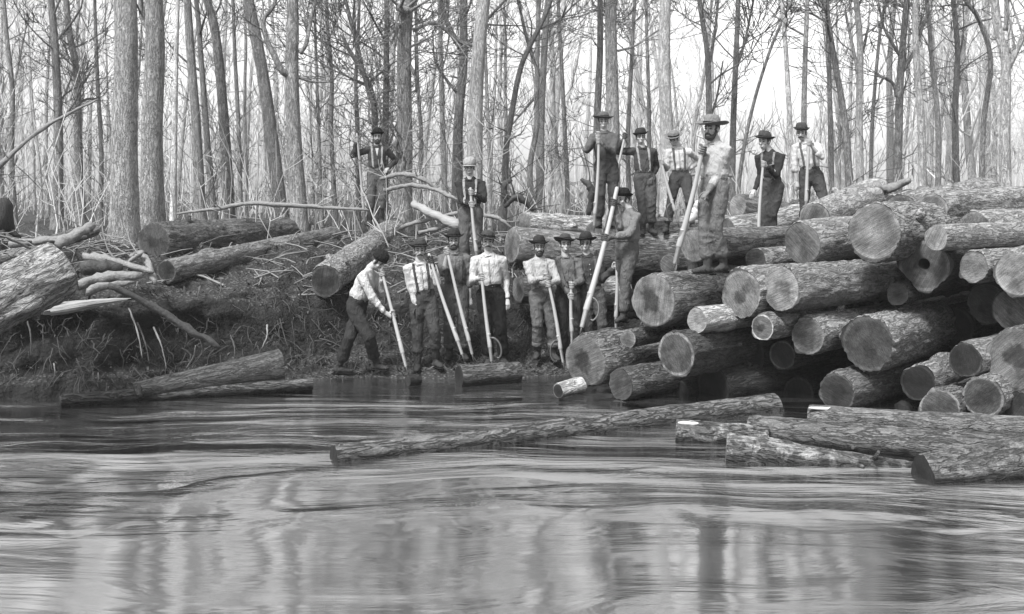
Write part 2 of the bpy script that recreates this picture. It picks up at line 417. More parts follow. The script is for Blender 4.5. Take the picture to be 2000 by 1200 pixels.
def log_px(px, py, rpx, Y, yaw, L, label, pitch=0.0, **kw):
    p0 = W(px, py, Y); yw, pt = math.radians(yaw), math.radians(pitch)
    d = Vector((math.sin(yw) * math.cos(pt), math.cos(yw) * math.cos(pt), math.sin(pt)))
    return make_log(p0, p0 + d * L, rpx * Y / F, label, **kw)
def log_pp(a_, b_, ra, rb, label, **kw):
    """from pixel (x, y, depth) to pixel (x, y, depth); radii in pixels"""
    return make_log(W(*a_), W(*b_), ra * a_[2] / F, label, r1=rb * b_[2] / F, **kw)

PILE = 'sawn logs heaped in the rollway pile'
pale, mid, dim, dark, black = (.34, .30, .40), (.24, .17, .33), (.13, .10, .24), (.06, .04, .12), (.025, .018, .06)  # dark, black: shade of the recesses put into the end colour
P = dict(group=PILE)
log_px(1143, 704, 52, 13.1, 42, 4.2, 'thick log with dark rotten heart forming the lower left corner of the pile', tone=.26, end=(.17, .03, .22), lobes=((-60, 40, .10), (150, 30, -.06)), **P)
log_px(1226, 662, 19, 13.0, 40, 1.9, 'thin log end lying on the side of the lower left corner log', tone=.22, end=(.30, .22, .42), **P)
log_px(1275, 586, 53, 12.9, 42, 2.6, 'thick log with dark blotched heart under the big man in the pale hat', tone=.24, lichen=.3, end=(.27, .06, .33), lobes=((-110, 30, .06),), **P)
log_px(1211, 752, 33, 12.75, 48, 4.0, 'dark log end at the waterline just right of the lower left corner log', tone=.17, end=(.10, .08, .12), lobes=((90, 30, .05),), **P)
log_px(1320, 691, 45, 12.55, 44, 3.6, 'round log with grey face and pale bark rim below the small birch log', tone=.10, end=(.13, .12, .45), lobes=((-90, 30, .06),), **P)
log_px(1361, 627, 26, 12.6, 50, 3.2, 'short pale peeled log with shaggy cut face between two thick logs', tone=.52, end=(.38, .30, .42), rough=.5, **P)
log_px(1448, 577, 50, 12.75, 48, 4.2, 'thick log with face stained dark across its middle and chip near the rim', tone=.34, lichen=.2, end=(.24, .09, .36), **P)
log_px(1524, 564, 46, 12.45, 52, 2.5, 'scaly barked log with pale clean face resting above the small dark hearted log', tone=.30, lichen=.5, end=(.36, .33, .40), rough=1.4, **P)
log_px(1489, 640, 27, 12.5, 46, 2.6, 'small log with dark heart and white rim beneath the scaly barked log', tone=.30, end=(.16, .06, .60), rough=.5, **P)
log_px(1528, 694, 29, 13.0, 42, 3.2, 'log end toned dark for shade with thin pale rim deep in the pile middle', tone=.10, end=(.05, .05, .20), **P)  # low bark and face tones carry the pile's inner shade
log_px(1393, 757, 44, 13.1, 55, 4.5, 'dark wet log, shade in its tone, low in the pile behind the long floating log', tone=.07, end=black, **P)
log_px(1325, 765, 24, 13.2, 40, 3.0, 'small log end toned dark for shade low between the waterline logs', tone=.07, end=dark, **P)
log_px(1577, 656, 38, 12.5, 44, 3.6, 'medium log with mottled grey face and splintered lower edge left of the biggest dark face', tone=.40, end=(.20, .12, .27), lobes=((-50, 18, .09),), **P)
log_px(1697, 672, 56, 12.2, 40, 3.7, 'huge deep furrowed log with dark shaggy rimmed face in the pile centre', tone=.34, end=(.08, .07, .14), rough=1.9, lobes=((-80, 40, .08), (165, 20, .05)), **P)
log_px(1567, 475, 42, 13.4, 46, 3.4, 'thick log whose smooth grey face carries a slanting crack', tone=.38, end=(.20, .19, .20), pitch=2, **P)
log_px(1707, 452, 57, 12.45, 44, 4.5, 'biggest top log with star cracked pale heart and dark sectors', tone=.36, lichen=.3, end=(.26, .44, .36), rough=1.4, lobes=((-80, 45, .07), (40, 30, -.05)), **P)
log_px(1828, 464, 27, 12.1, 56, 5.5, 'slim pale log lying along the top right of the pile', tone=.40, end=(.38, .34, .34), rough=.6, **P)
log_px(1805, 520, 52, 12.6, 40, 4.0, 'hollow hearted log with flaring fan shaped end under the slim top log', tone=.10, end=(.14, .05, .26), lobes=((8, 18, .16), (172, 18, .14), (-90, 20, .12), (-42, 24, -.13), (-138, 24, -.13)), hollow=(.02, .05, .22), **P)
log_px(1752, 575, 23, 12.7, 40, 3.0, 'small dark round log below the hollow hearted log', tone=.10, end=(.11, .09, .10), **P)
log_px(1902, 522, 32, 12.1, 50, 4.5, 'medium pale faced log under the slim top log near the right edge', tone=.40, end=(.30, .26, .18), **P)
log_px(1988, 534, 45, 11.75, 44, 4.0, 'pale broad log face cut off by the right edge, upper of the two', tone=.42, end=(.36, .34, .38), lobes=((-70, 40, .06),), **P)
log_px(1928, 594, 41, 12.7, 40, 3.5, 'log toned dark for shade set back between the pale faces at the right', tone=.07, end=(.06, .05, .08), **P)  # shade of its set back place is in the dark tone
log_px(1982, 606, 44, 12.2, 42, 3.5, 'grey dull log face directly below the upper pale broad one at the right edge', tone=.15, end=(.17, .15, .18), **P)
log_px(1985, 700, 62, 11.8, 42, 3.8, 'large ragged log with dark rotten spot at the right edge of the pile', tone=.28, end=(.22, .07, .26), rough=1.3, lobes=((-60, 35, .08), (140, 25, .05)), **P)
log_px(1885, 703, 36, 12.0, 48, 3.6, 'dark faced log beside the large ragged log at the right', tone=.36, end=(.035, .03, .10), **P)
log_px(1793, 748, 37, 12.15, 44, 3.0, 'black faced log with pale scratch low in the right half of the pile', tone=.34, end=(.025, .02, .08), **P)
log_px(1634, 768, 41, 12.2, 46, 3.6, 'dark faced log at the waterline left of the black faced one', tone=.20, end=(.06, .035, .11), rough=1.5, **P)
log_px(1836, 800, 43, 11.9, 42, 3.0, 'half sunk log face with bright bark ring in the right of the bottom row', tone=.22, end=(.14, .13, .40), **P)
log_px(1919, 776, 42, 11.75, 42, 3.4, 'speckled dark face with shaggy pale bark ring in the bottom row at the right', tone=.30, end=(.10, .07, .32), rough=1.3, **P)
log_px(1988, 798, 33, 11.7, 42, 3.4, 'dull dark log face in the bottom right corner of the pile', tone=.12, end=(.07, .06, .09), **P)
log_px(1765, 806, 24, 12.4, 42, 2.6, 'low log top just showing behind the floating logs', tone=.25, end=(.16, .14, .16), **P)
# upper back logs
log_pp((1590, 428, 14.6), (1712, 381, 17.2), 32, 34, 'pale smooth log rising behind the man in white shirt at the right', tone=.46, rough=.6, round_far=True, **P)
log_px(1773, 404, 33, 15.6, 42, 4.0, 'log with arched grey end far back on the top of the pile', tone=.34, end=(.28, .26, .30), **P)
log_pp((1760, 418, 13.6), (1925, 384, 16.4), 38, 36, 'rough log lying high behind the star cracked log', tone=.36, lichen=.3, rough=1.2, **P)
log_pp((1820, 412, 13.4), (2080, 395, 16.5), 34, 36, 'rough log lying high behind the slim pale log', tone=.38, lichen=.4, **P)
log_pp((1905, 448, 13.0), (2150, 436, 15.5), 36, 32, 'long pale log crossing the right edge behind the slim top log', tone=.40, rough=.7, **P)
log_px(1355, 480, 33, 13.5, 44, 3.2, 'smooth pale log end standing beside the big man\'s legs', tone=.24, end=(.27, .26, .30), rough=.5, **P)
log_px(1306, 517, 21, 13.9, 42, 2.5, 'small grey log end showing behind the crossed pole tip', tone=.16, end=(.18, .17, .26), **P)
log_px(1340, 524, 30, 14.0, 46, 2.8, 'flat grey log end behind the smooth pale one at the big man\'s feet', tone=.16, end=(.16, .15, .17), **P)
log_px(1476, 507, 25, 13.7, 48, 3.4, 'small log end with curved scar beside the grey face with slanting crack', tone=.42, end=(.20, .18, .24), **P)
log_px(1445, 528, 30, 14.3, 46, 4.2, 'shade toned log lying between the upper and lower tiers behind the man in dark sweater', tone=.10, end=dark, **P)
log_px(1395, 640, 48, 13.6, 44, 4.2, 'log toned black for deep shade behind the short peeled log', tone=.07, end=black, **P)  # filler logs from here: gap shade put into near-black bark and ends
log_px(1450, 690, 52, 13.5, 44, 4.2, 'thick log toned black for deep shade in the hollow of the pile', tone=.06, end=black, **P)
log_px(1620, 600, 40, 13.8, 44, 4.2, 'log toned dark for shade behind the scaly barked log', tone=.12, end=black, **P)
log_px(1690, 560, 44, 14.2, 44, 4.0, 'log toned dark for shade under the star cracked log', tone=.08, end=black, **P)
log_px(1860, 640, 44, 13.6, 42, 4.0, 'log toned dark for shade between the huge furrowed log and the right edge', tone=.08, end=black, **P)
log_px(1560, 770, 34, 13.3, 44, 4.0, 'wet log, black for shade, at the water between the furrowed log and the left tiers', tone=.05, end=black, **P)
log_px(1470, 765, 34, 13.5, 44, 4.0, 'wet log, black for shade, at the water under the shaded hollow', tone=.05, end=black, **P)
# middle distance logs on the bank behind the men
B = dict(group='logs lying on the bank')
log_pp((1140, 483, 17.5), (1590, 478, 18.1), 29, 30, 'long rough log lying level under the boots of the men in overalls', tone=.28, lichen=.2, nearcut=True, **B)
log_pp((1165, 515, 15.9), (1500, 512, 16.4), 26, 26, 'long log toned dark for shade just below the level rough log', tone=.09, end=dark, **B)  # shade below the level log painted in as dark bark
log_px(1000, 478, 36, 16.9, 64, 2.8, 'thick log with pale clean face right of the man in the dome cap', tone=.34, end=(.36, .33, .42), pitch=-5, rough=.7, **B)
log_pp((1022, 438, 18.6), (1170, 446, 19.6), 24, 24, 'pale ridged log lying behind the thick pale faced log', tone=.62, rough=1.2, **B)
log_px(1160, 462, 32, 17.6, 60, 2.6, 'mottled log end behind the man in the grey sweater', tone=.28, lichen=.6, end=(.20, .34, .30), **B)
log_px(1012, 565, 26, 15.4, 62, 2.2, 'log end blotched dark beside the white shirted man with moustache', tone=.15, end=(.20, .09, .22), **B)
log_pp((1100, 520, 16.2), (1215, 514, 16.4), 24, 24, 'grey log glimpsed behind the hats of the right hand group', tone=.2, **B)
log_pp((1125, 572, 15.7), (1225, 566, 15.9), 28, 28, 'short pale scaly log between two standing men', tone=.5, lichen=.5, **B)
log_px(1441, 402, 25, 19.0, 60, 2.0, 'small log with round pale end behind the man in dark sweater', tone=.20, end=(.33, .31, .33), pitch=-8, **B)
log_pp((1230, 445, 18.2), (1420, 440, 18.8), 20, 20, 'pale log behind the trouser legs of the overall men', tone=.52, **B)
log_pp((1420, 450, 17.2), (1640, 412, 18.5), 26, 26, 'pale log rising to the right behind the man in dark sweater', tone=.44, rough=.6, **B)
# left bank logs
log_pp((300, 471, 16.0), (585, 452, 20.4), 38, 28, 'thick dark barked log with a chopped notch by the two big trees', tone=.17, end=(.10, .06, .14), rough=1.5, **B)
log_pp((325, 530, 15.0), (652, 459, 19.4), 23, 17, 'long slender log with dark round end lying along the left bank', tone=.26, end=(.06, .04, .20), **B)
log_pp((636, 550, 15.3), (768, 452, 20.6), 33, 25, 'log slanting down the bank toward the stooping man, worn pale at its top', tone=.36, lichen=.4, end=(.09, .07, .19), **B)
log_pp((118, 520, 12.0), (-330, 760, 10.4), 58, 70, 'massive pale barked trunk entering from the left edge over the bank', tone=.42, end=(.22, .2, .24), rough=1.8, name='fallen_tree', cat='fallen tree', group=None)
log_pp((-40, 520, 15.5), (185, 448, 17.2), 16, 14, 'dead limb lying behind the massive left trunk', tone=.28, name='fallen_branch', cat='branch')
# shore logs
log_pp((120, 784, 12.4), (610, 750, 13.4), 14, 12, 'long half buried log edging the water on the left', tone=.15, rough=.8, **B)
log_pp((262, 764, 12.65), (548, 714, 13.4), 15, 33, 'weathered swelling log beached above the half buried one', tone=.13, rough=1.6, end=(.08, .06, .1), **B)
log_px(896, 737, 25, 13.7, 66, .82, 'short dark ended log rolled by the peaveys at the water edge', tone=.16, end=(.025, .015, .10), **B)
log_px(797, 744, 11, 13.6, 60, .16, 'small dark block under the stooping man\'s pole tip', tone=.03, end=(.06, .05, .06), name='wood_block', cat='wood block')
log_pp((1090, 764, 12.85), (1135, 752, 13.1), 15, 16, 'small floating birch log with hollow dark end beside the pile', tone=.62, end=(.04, .03, .35), rough=.4, name='floating_log', cat='floating log')
# floating logs
FL = dict(name='floating_log', cat='floating log', group='logs afloat in front of the pile')
log_pp((652, 896, 9.95), (1512, 798, 12.3), 27, 30, 'long floating log reaching across the river to the foot of the pile', tone=.19, end=(.02, .015, .03), rough=1.3, bow=-.03, **FL)
log_pp((1320, 845, 10.75), (1500, 858, 10.6), 26, 24, 'stubby floating log with white chopped corner and lichen', tone=.15, lichen=.9, **FL)
log_pp((1418, 883, 10.0), (1800, 924, 9.7), 33, 20, 'lichen spotted log half sunk and tapering to the right', tone=.15, lichen=.9, **FL)
log_pp((1466, 839, 10.9), (2010, 886, 9.6), 29, 30, 'long dark furrowed floating log with square left end', tone=.16, rough=1.4, **FL)
log_pp((1582, 815, 11.45), (2060, 842, 10.4), 23, 24, 'floating log with bare split left end and pale axe scar', tone=.19, lichen=.2, **FL)
log_pp((1802, 928, 9.3), (2300, 862, 9.7), 44, 52, 'thick floating log with dark slanted face at the right edge', tone=.15, lichen=.4, end=(.05, .03, .04), rough=1.2, **FL)
# bare pale wood left by axe cuts on the floating logs
def chip(px, py, Y, w, h, label, ang=0):
    mb = MB(); c = W(px, py, Y); k = Y / F
    n_ = 9; top = []
    for i in range(n_):
        t = i / (n_ - 1) * 2 - 1
        top.append(c + Vector((t * w * k, -.03 - .01 * (1 - t * t), h * k * (.35 * noise.noise(Vector((i * .7, px, 0))) - ang * t))))
    mb.tube(top, [max(.012, h * k * (1 - (abs(i / (n_ - 1) * 2 - 1)) ** 3 * .6)) for i in range(n_)], 8, .6)
    return tag(mb.build('wood_sliver', M['palewood']), label, 'wood sliver')
chip(1345, 826, 10.7, 22, 7, 'bare white chopped corner on the stubby lichen log', .2)
chip(1612, 797, 11.35, 34, 6, 'bare pale split strip on the left end of the rear floating log', .2)
chip(1706, 813, 11.15, 17, 5, 'pale axe scar sliver on the side of the rear floating log')

def spline_(P_, n=8):
    Q = []
    for i in range(len(P_) - 1):
        for k in range(n): Q.append(P_[i].lerp(P_[i + 1], k / n))
    Q.append(P_[-1]); return Q
# dead branches and driftwood: each a bent tapering limb
def branch(pts, radii, label, mat='deadwood', name='dead_branch', cat='branch', twigs=0, group=None, seed=0):
    """pts: (px, py, Y); radii in pixels at those points"""
    rng = random.Random(seed + len(label)); mb = MB(); Q = []; R = []
    P_ = [W(*p) for p in pts]; r_ = [r * p[2] / F for r, p in zip(radii, pts)]
    for i in range(len(P_) - 1):
        p_, q_ = P_[i], P_[i + 1]; a0 = P_[i - 1] if i else p_ * 2 - q_; a3 = P_[i + 2] if i + 2 < len(P_) else q_ * 2 - p_
        for k in range(6):
            t = k / 6; t2, t3 = t * t, t * t * t
            Q.append(.5 * ((2 * p_) + (q_ - a0) * t + (2 * a0 - 5 * p_ + 4 * q_ - a3) * t2 + (3 * p_ - a0 - 3 * q_ + a3) * t3)
                     + Vector((rng.uniform(-1, 1), rng.uniform(-1, 1), rng.uniform(-1, 1))) * min(r_[i], .03) * .3)
            R.append((r_[i] + (r_[i + 1] - r_[i]) * t) * rng.uniform(.93, 1.07))
    Q.append(P_[-1]); R.append(r_[-1] * .7)
    mb.tube(Q, R, 14, jit=.05, rng=rng)
    for i, v in enumerate(mb.v):
        c = Q[min(len(Q) - 1, i // 14)]; o = v - c
        mb.v[i] = c + o * (1 + .45 * noise.noise(v * 9 + Vector((seed, len(label), 0))) + .35 * noise.noise(v * 24) + .2 * noise.noise(v * 60))
    for k in range(twigs):
        i = rng.randrange(len(Q) // 4, len(Q)); p_ = Q[i].copy(); d = Vector((rng.uniform(-1, 1), rng.uniform(-.6, .6), rng.uniform(-.1, 1))).normalized()
        tp = [p_]; L = rng.uniform(.25, .9)
        for j in range(5):
            d = (d + Vector((rng.uniform(-.3, .3), rng.uniform(-.3, .3), rng.uniform(-.3, .3)))).normalized(); tp.append(tp[-1] + d * L / 5)
        mb.tube(tp, [max(.005, R[i] * .35 * (1 - j / 6)) for j in range(6)], 5)
    return tag(mb.build(name, M[mat]), label, cat, group)
branch([(345, 418, 18.5), (420, 408, 18.4), (490, 397, 18.3), (590, 403, 18.2), (720, 411, 18)], [2, 3.5, 4, 4.5, 3], 'long thin arching branch above the thick left bank log', twigs=9)
branch([(742, 350, 20), (790, 340, 19.8), (830, 352, 19.7), (855, 372, 19.7)], [3, 5, 4, 3], 'upper curved branch right of the bearded man in bowler', twigs=2)
branch([(750, 373, 19.5), (800, 362, 19.4), (850, 370, 19.2), (885, 386, 19), (930, 398, 18.8)], [4, 4.5, 4, 3.5, 3], 'lower curved branch reaching toward the man in the dome cap', twigs=2)
branch([(806, 399, 18.6), (850, 420, 18.2), (897, 443, 17.9)], [7, 9, 10], 'thick pale barkless branch left of the man in the dome cap', mat='greywood')
branch([(785, 444, 18.8), (840, 428, 18.6), (900, 415, 18.4)], [4, 4, 3], 'crooked thin branch crossing behind the pale barkless one')
branch([(820, 455, 18.4), (860, 445, 18.3), (905, 425, 18.2)], [4, 3.5, 2], 'dark thin branch in the brush left of the dome capped man', twigs=3)
branch([(935, 418, 19), (975, 428, 18.8), (1000, 445, 18.8)], [4, 4, 3], 'dark branch right of the dome capped man', twigs=2)
branch([(212, 556, 12.9), (300, 600, 13.1), (365, 640, 13.2), (432, 680, 13.3)], [6, 7, 7, 5], 'dark straight fallen pole sloping down the left bank face', mat='dark_wood')
mb = MB(); rng = random.Random(3)
for k in range(16):
    dy = rng.uniform(-14, 12) * (1 - .3 * rng.random()); x0 = rng.uniform(40, 110); x1 = rng.uniform(195, 262) - abs(dy) * 2
    p0_, p1_ = W(x0, 603 + dy * .8, 12.6 + rng.uniform(-.06, .06)), W(x1, 592 + dy * .45 - (x1 - 200) * .18, 12.8 + rng.uniform(-.05, .05)); q_ = p0_.lerp(p1_, .5) + Vector((0, 0, rng.uniform(-.02, .02)))
    w_ = rng.uniform(.015, .04); mb.tube([p0_, p0_.lerp(q_, .5), q_, q_.lerp(p1_, .6), p1_], [w_, w_ * 1.2, w_, w_ * .6, .003], 6, rng.uniform(.35, .8), (0, rng.uniform(-.5, .5), 1))
tag(mb.build('log_splinter', M['greywood'], smooth=False), 'bright splintered wood slab under the massive left trunk', 'wood slab')
branch([(165, 500, 14.2), (205, 506, 14), (255, 520, 13.9), (300, 532, 13.8)], [7, 8, 7, 5], 'knotted driftwood branch on top of the left jam', twigs=3)
branch([(160, 525, 13.6), (200, 524, 13.7), (240, 522, 13.8)], [12, 14, 8], 'stout dark driftwood chunk in the left jam', mat='dark_wood')
branch([(150, 560, 13.2), (200, 543, 13.3), (278, 537, 13.4)], [10, 11, 8], 'smooth grey driftwood limb in the left jam')
branch([(168, 572, 13.0), (200, 560, 13.1), (262, 552, 13.3)], [8, 8, 4], 'lower driftwood limb in the left jam')
branch([(258, 500, 14.3), (275, 495, 14.2), (292, 520, 14), (302, 555, 13.8)], [5, 6, 7, 6], 'hooked root of the jam beside the slender log end', twigs=2)
branch([(250, 515, 14), (270, 498, 14), (278, 493, 14)], [4, 5, 3], 'short bent root tip left of the thick bank log')
branch([(20, 478, 15.5), (90, 470, 15.6), (170, 462, 15.8)], [7, 8, 5], 'grey limb lying behind the massive left trunk end', twigs=5)
branch([(110, 478, 14.4), (150, 458, 14.6), (184, 440, 14.8)], [9, 11, 9], 'broken stub limb poking up behind the massive left trunk')
branch([(-10, 332, 17), (60, 268, 17.2), (130, 225, 17.4), (192, 194, 17.6)], [5, 4, 3, 2], 'thin leaning pole crossing the left sky from the edge', twigs=0)
branch([(-30, 455, 13.2), (5, 462, 13.4), (60, 486, 13.8)], [3, 3, 2], 'thin forked twig lying at the far left edge', twigs=3)
branch([(1705, 366, 16.6), (1740, 366, 16.6), (1778, 352, 16.4)], [8, 9, 6], 'broken stub branch jutting above the pile')
branch([(1345, 432, 14.9), (1358, 415, 14.9), (1366, 392, 14.9)], [9, 9, 7], 'white split billet leaning behind the smooth pale log end', mat='palewood')
branch([(1440, 447, 17.2), (1480, 438, 17.4), (1530, 425, 17.6)], [6, 7, 3], 'bare pale split slab behind the man in dark sweater', mat='palewood')
branch([(985, 405, 19.5), (1010, 385, 19.5), (1042, 412, 19.6)], [4, 8, 3], 'upturned root clump in the brush behind the pale ridged log', mat='dark_wood', twigs=12)
branch([(1000, 350, 20), (985, 365, 20), (990, 400, 20)], [3, 6, 5], 'dark crooked snag in the brush', mat='dark_wood', twigs=3)
branch([(1135, 350, 17.8), (1155, 370, 17.8), (1150, 420, 17.9)], [3, 8, 5], 'dark upturned root behind the man in dark overalls at the top', mat='dark_wood', twigs=5)
branch([(1430, 345, 21), (1380, 335, 21.2), (1330, 350, 21)], [3, 3, 2], 'thin bare bough behind the big man', twigs=6)
for i, (x0, y0, x1, y1, lab) in enumerate([(252, 602, 278, 700, 'leftmost pale hanging root on the bank face'), (268, 630, 292, 712, 'second pale hanging root on the bank face'),
        (300, 640, 325, 720, 'third hanging root on the bank face, under the sloping pole'), (52, 620, 60, 695, 'lone pale root under the massive left trunk'),
        (96, 690, 108, 742, 'short crooked root low on the bank at the far left'), (432, 545, 422, 590, 'white stub root below the slender left log'),
        (365, 720, 382, 675, 'short stake leaning right above the beached log'), (540, 690, 555, 718, 'short pale stake at the end of the beached log'),
        (522, 635, 512, 680, 'pale root strand in the middle of the bank face'), (450, 655, 458, 700, 'thin root strand above the beached log'),
        (900, 640, 905, 700, 'thin root strand between the front row men')][:10]):
    ym = 13.0 + (x0 / 560) * .9 if x0 < 560 else 14
    branch([(x0, y0, ym + .1), ((x0 + x1) / 2 + 4, (y0 + y1) / 2, ym - .05), (x1, y1, ym - .1)], [1.7, 1.5, .9], lab, mat='dark_wood' if i % 2 else 'twig', name='bank_root', cat='root', group='bare roots and stakes on the bank face')
branch([(272, 777, 12.5), (273, 768, 12.5), (272, 752, 12.5)], [7, 7, 3], 'small dark stake standing in the water at the left shore', name='stake', cat='stake', mat='leather')
# charred stump at the left edge
mb = MB(); rng = random.Random(5)
pts = [W(2, 450, 17), W(2, 420, 17), W(3, 402, 17), W(1, 388, 17)]
mb.tube(pts, [.19, .16, .15, .11], 18, jit=.12, rng=rng)
for k in range(6):
    a = k * 1.05; mb.tube([pts[0] + Vector((0, 0, .1)), pts[0] + Vector((math.cos(a) * .3, math.sin(a) * .3, -.12))], [.07, .03], 6)
tag(mb.build('tree_stump', M['leather']), 'charred dark stump at the left edge of the forest', 'stump')

# ------------------------------------------------------------------ trees
def rdir(rng, d, ang):
    o = d.orthogonal().normalized(); o.rotate(Matrix.Rotation(rng.uniform(0, 2 * math.pi), 3, d))
    return (d * math.cos(ang) + o * math.sin(ang)).normalized()
def grow(mb, rng, p, d, r, L, lvl, minr, kids=(4, 3, 3), up=.12, wob=.16):
    nseg = max(3, min(8, int(L / .35))); pts = [p.copy()]; rad = [r]; dirs = [d]
    for i in range(nseg):
        d = (d + Vector((rng.gauss(0, wob), rng.gauss(0, wob), rng.gauss(0, wob) + up))).normalized()
        pts.append(pts[-1] + d * (L / nseg)); dirs.append(d); rad.append(max(minr, r * (1 - .75 * (i + 1) / nseg)))
    mb.tube(pts, rad, 6 if r > .04 else (4 if r > .015 else 3), cap=False)
    if lvl <= 0: return
    for k in range(kids[-lvl] if lvl <= len(kids) else 3):
        t = rng.uniform(.25, 1.0); i = min(nseg, max(1, int(t * nseg + .5)))
        grow(mb, rng, pts[i], rdir(rng, dirs[i], rng.uniform(.45, 1.0)), max(minr, rad[i] * rng.uniform(.5, .75)), L * rng.uniform(.45, .7), lvl - 1, minr, kids, up, wob)

def spline(P_, n=6):
    Q = []
    for i in range(len(P_) - 1):
        p_, q_ = P_[i], P_[i + 1]; a0 = P_[i - 1] if i else p_ * 2 - q_; a3 = P_[i + 2] if i + 2 < len(P_) else q_ * 2 - p_
        for k in range(n):
            t = k / n; t2, t3 = t * t, t ** 3
            Q.append(.5 * ((2 * p_) + (q_ - a0) * t + (2 * a0 - 5 * p_ + 4 * q_ - a3) * t2 + (3 * p_ - a0 - 3 * q_ + a3) * t3))
    Q.append(P_[-1]); return Q

def hero(pts, wpx, Y, H, label, tone=.2, lichen=0.0, br=9, brmin=3.5, limbs=(), name='tree', seed=1, flare=1.0, lean_y=0.0, lowtwigs=0):
    """a tree whose trunk runs through photo points; wpx = trunk width near eye level"""
    rng = random.Random(seed * 13 + int(pts[0][0])); r0 = wpx * .5 * Y / F
    if wpx < 26: H = min(H, 10.5)
    P_ = [W(px, py, Y) for px, py in pts]
    gz = ground_z(P_[0].x, Y) - .1
    d0 = (P_[0] - P_[1]); 
    if P_[0].z > gz: P_.insert(0, Vector((P_[0].x + d0.x / max(.1, abs(d0.z)) * (P_[0].z - gz) * .5, Y, gz)))
    d = (P_[-1] - P_[-2]).normalized()
    top = P_[-1].z
    while top < H:
        d = (d + Vector((rng.gauss(0, .04), rng.gauss(0, .04), .05))).normalized(); P_.append(P_[-1] + d * 2.2); top = P_[-1].z
    Q = spline(P_, 7); n_ = len(Q); base = P_[0]
    zs = [q.z - base.z for q in Q]; Ht = max(zs)
    R = []
    for z in zs:
        t = z / Ht; R.append((1 - .6 * min(1, max(0, (z - 5.5) / 5))) * r0 * (1.05 - .72 * t) * (1 + flare * .5 * math.exp(-z / .45)))
    mb = MB(); na = 26 if r0 > .14 else (16 if r0 > .07 else 10)
    mb.tube([q - base for q in Q], R, na, cap=True)
    # real furrows and lumps on the trunk surface
    for i, v in enumerate(mb.v):
        ring = i // na
        if ring < n_:
            c = Q[ring] - base; o = v - c; a = math.atan2(o.y, o.x)
            f = 1 + .05 * noise.noise(Vector((math.cos(a) * 1.4, math.sin(a) * 1.4, v.z * .7 + seed))) + .035 * noise.noise(Vector((math.cos(a) * 5, math.sin(a) * 5, v.z * 1.3)))
            mb.v[i] = c + o * f
    root = empty(name, base, label, 'tree')
    tr = mb.build('trunk', M['tree_bark'], root); tr.color = (tone * 1.5, lichen * .6, 0, 1)
    cb = MB()
    for (t_pts, w0, w1) in limbs:
        lp = [W(px, py, Y + dy) - base for px, py, dy in t_pts]
        q = spline(lp, 5); m = len(q)
        cb.tube(q, [(w0 + (w1 - w0) * i / (m - 1)) * .5 * Y / F for i in range(m)], 10)
        for k in range(5):
            i = rng.randrange(m // 3, m); dd = (q[min(i + 1, m - 1)] - q[max(0, i - 1)]).normalized()
            grow(cb, rng, q[i], rdir(rng, dd, rng.uniform(.5, 1.1)), max(.012, (w0 + (w1 - w0) * i / m) * .22 * Y / F), rng.uniform(.7, 1.8), 2, .007)
    for k in range(int(br * .5)):
        z = rng.uniform(brmin, min(8.5, Ht * .97)); i = min(range(n_), key=lambda j: abs(zs[j] - z))
        rr = R[i] * rng.uniform(.25, .5)
        grow(cb, rng, Q[i] - base, rdir(rng, Vector((0, 0, 1)), rng.uniform(.6, 1.3)), rr, min(3.4, 1.0 + rr * 32) * rng.uniform(.7, 1.2), 3, .008)
    for k in range(lowtwigs):
        z = rng.uniform(.4, 4.5); i = min(range(n_), key=lambda j: abs(zs[j] - z))
        grow(cb, rng, Q[i] - base, rdir(rng, Vector((0, 0, 1)), rng.uniform(.8, 1.5)), .014, rng.uniform(.5, 1.4), 2, .006)
    if cb.v:
        c = cb.build('crown', M['tree_bark'], root); c.color = (tone * 1.25, 0, 0, 1)
    return root

hero([(243, 468), (243, 300), (246, 120), (245, 0)], 51, 18.5, 13, 'widest furrowed tree trunk behind the left bank logs', tone=.26, br=7, brmin=6, seed=1, flare=.7)
hero([(298, 445), (297, 250), (302, 120), (300, 0)], 43, 19.5, 13, 'second wide trunk just right of the widest one', tone=.24, br=8, brmin=5.5, seed=2, limbs=[([(300, 60, 0), (285, 50, .1), (275, 20, .2), (277, -60, .2)], 12, 8)], flare=.8)
hero([(338, 440), (340, 300), (343, 150), (347, 0)], 13, 22, 11, 'thin pale almost white trunk right of the two wide trunks', tone=.50, br=6, seed=3, lichen=.5)
hero([(392, 440), (384, 260), (372, 100), (366, 0)], 22, 24, 12, 'grey trunk between the thin pale trunk and the leaning pair', tone=.2, br=10, seed=4, lowtwigs=8)
hero([(418, 430), (405, 280), (393, 120), (383, 0)], 14, 26, 12, 'slim darker trunk close behind the grey one', tone=.15, br=12, seed=5, lowtwigs=10)
hero([(446, 420), (441, 300), (432, 170), (420, 60), (405, 0)], 24, 25, 13, 'dark trunk curving up to the left in the left group', tone=.17, br=9, seed=6)
hero([(470, 430), (466, 260), (458, 90), (455, 0)], 10, 26, 11, 'slender straight sapling left of the leaning tree', tone=.24, br=12, seed=7, lowtwigs=8)
hero([(482, 420), (478, 200), (480, 90), (477, 0)], 8, 27, 11, 'thinner pale sapling just beside the leaning tree', tone=.3, br=12, seed=8, lowtwigs=8)
hero([(548, 415), (532, 280), (512, 140), (485, 0)], 27, 22, 13, 'tree leaning left across the gap of bright sky', tone=.21, br=6, brmin=5, seed=9)
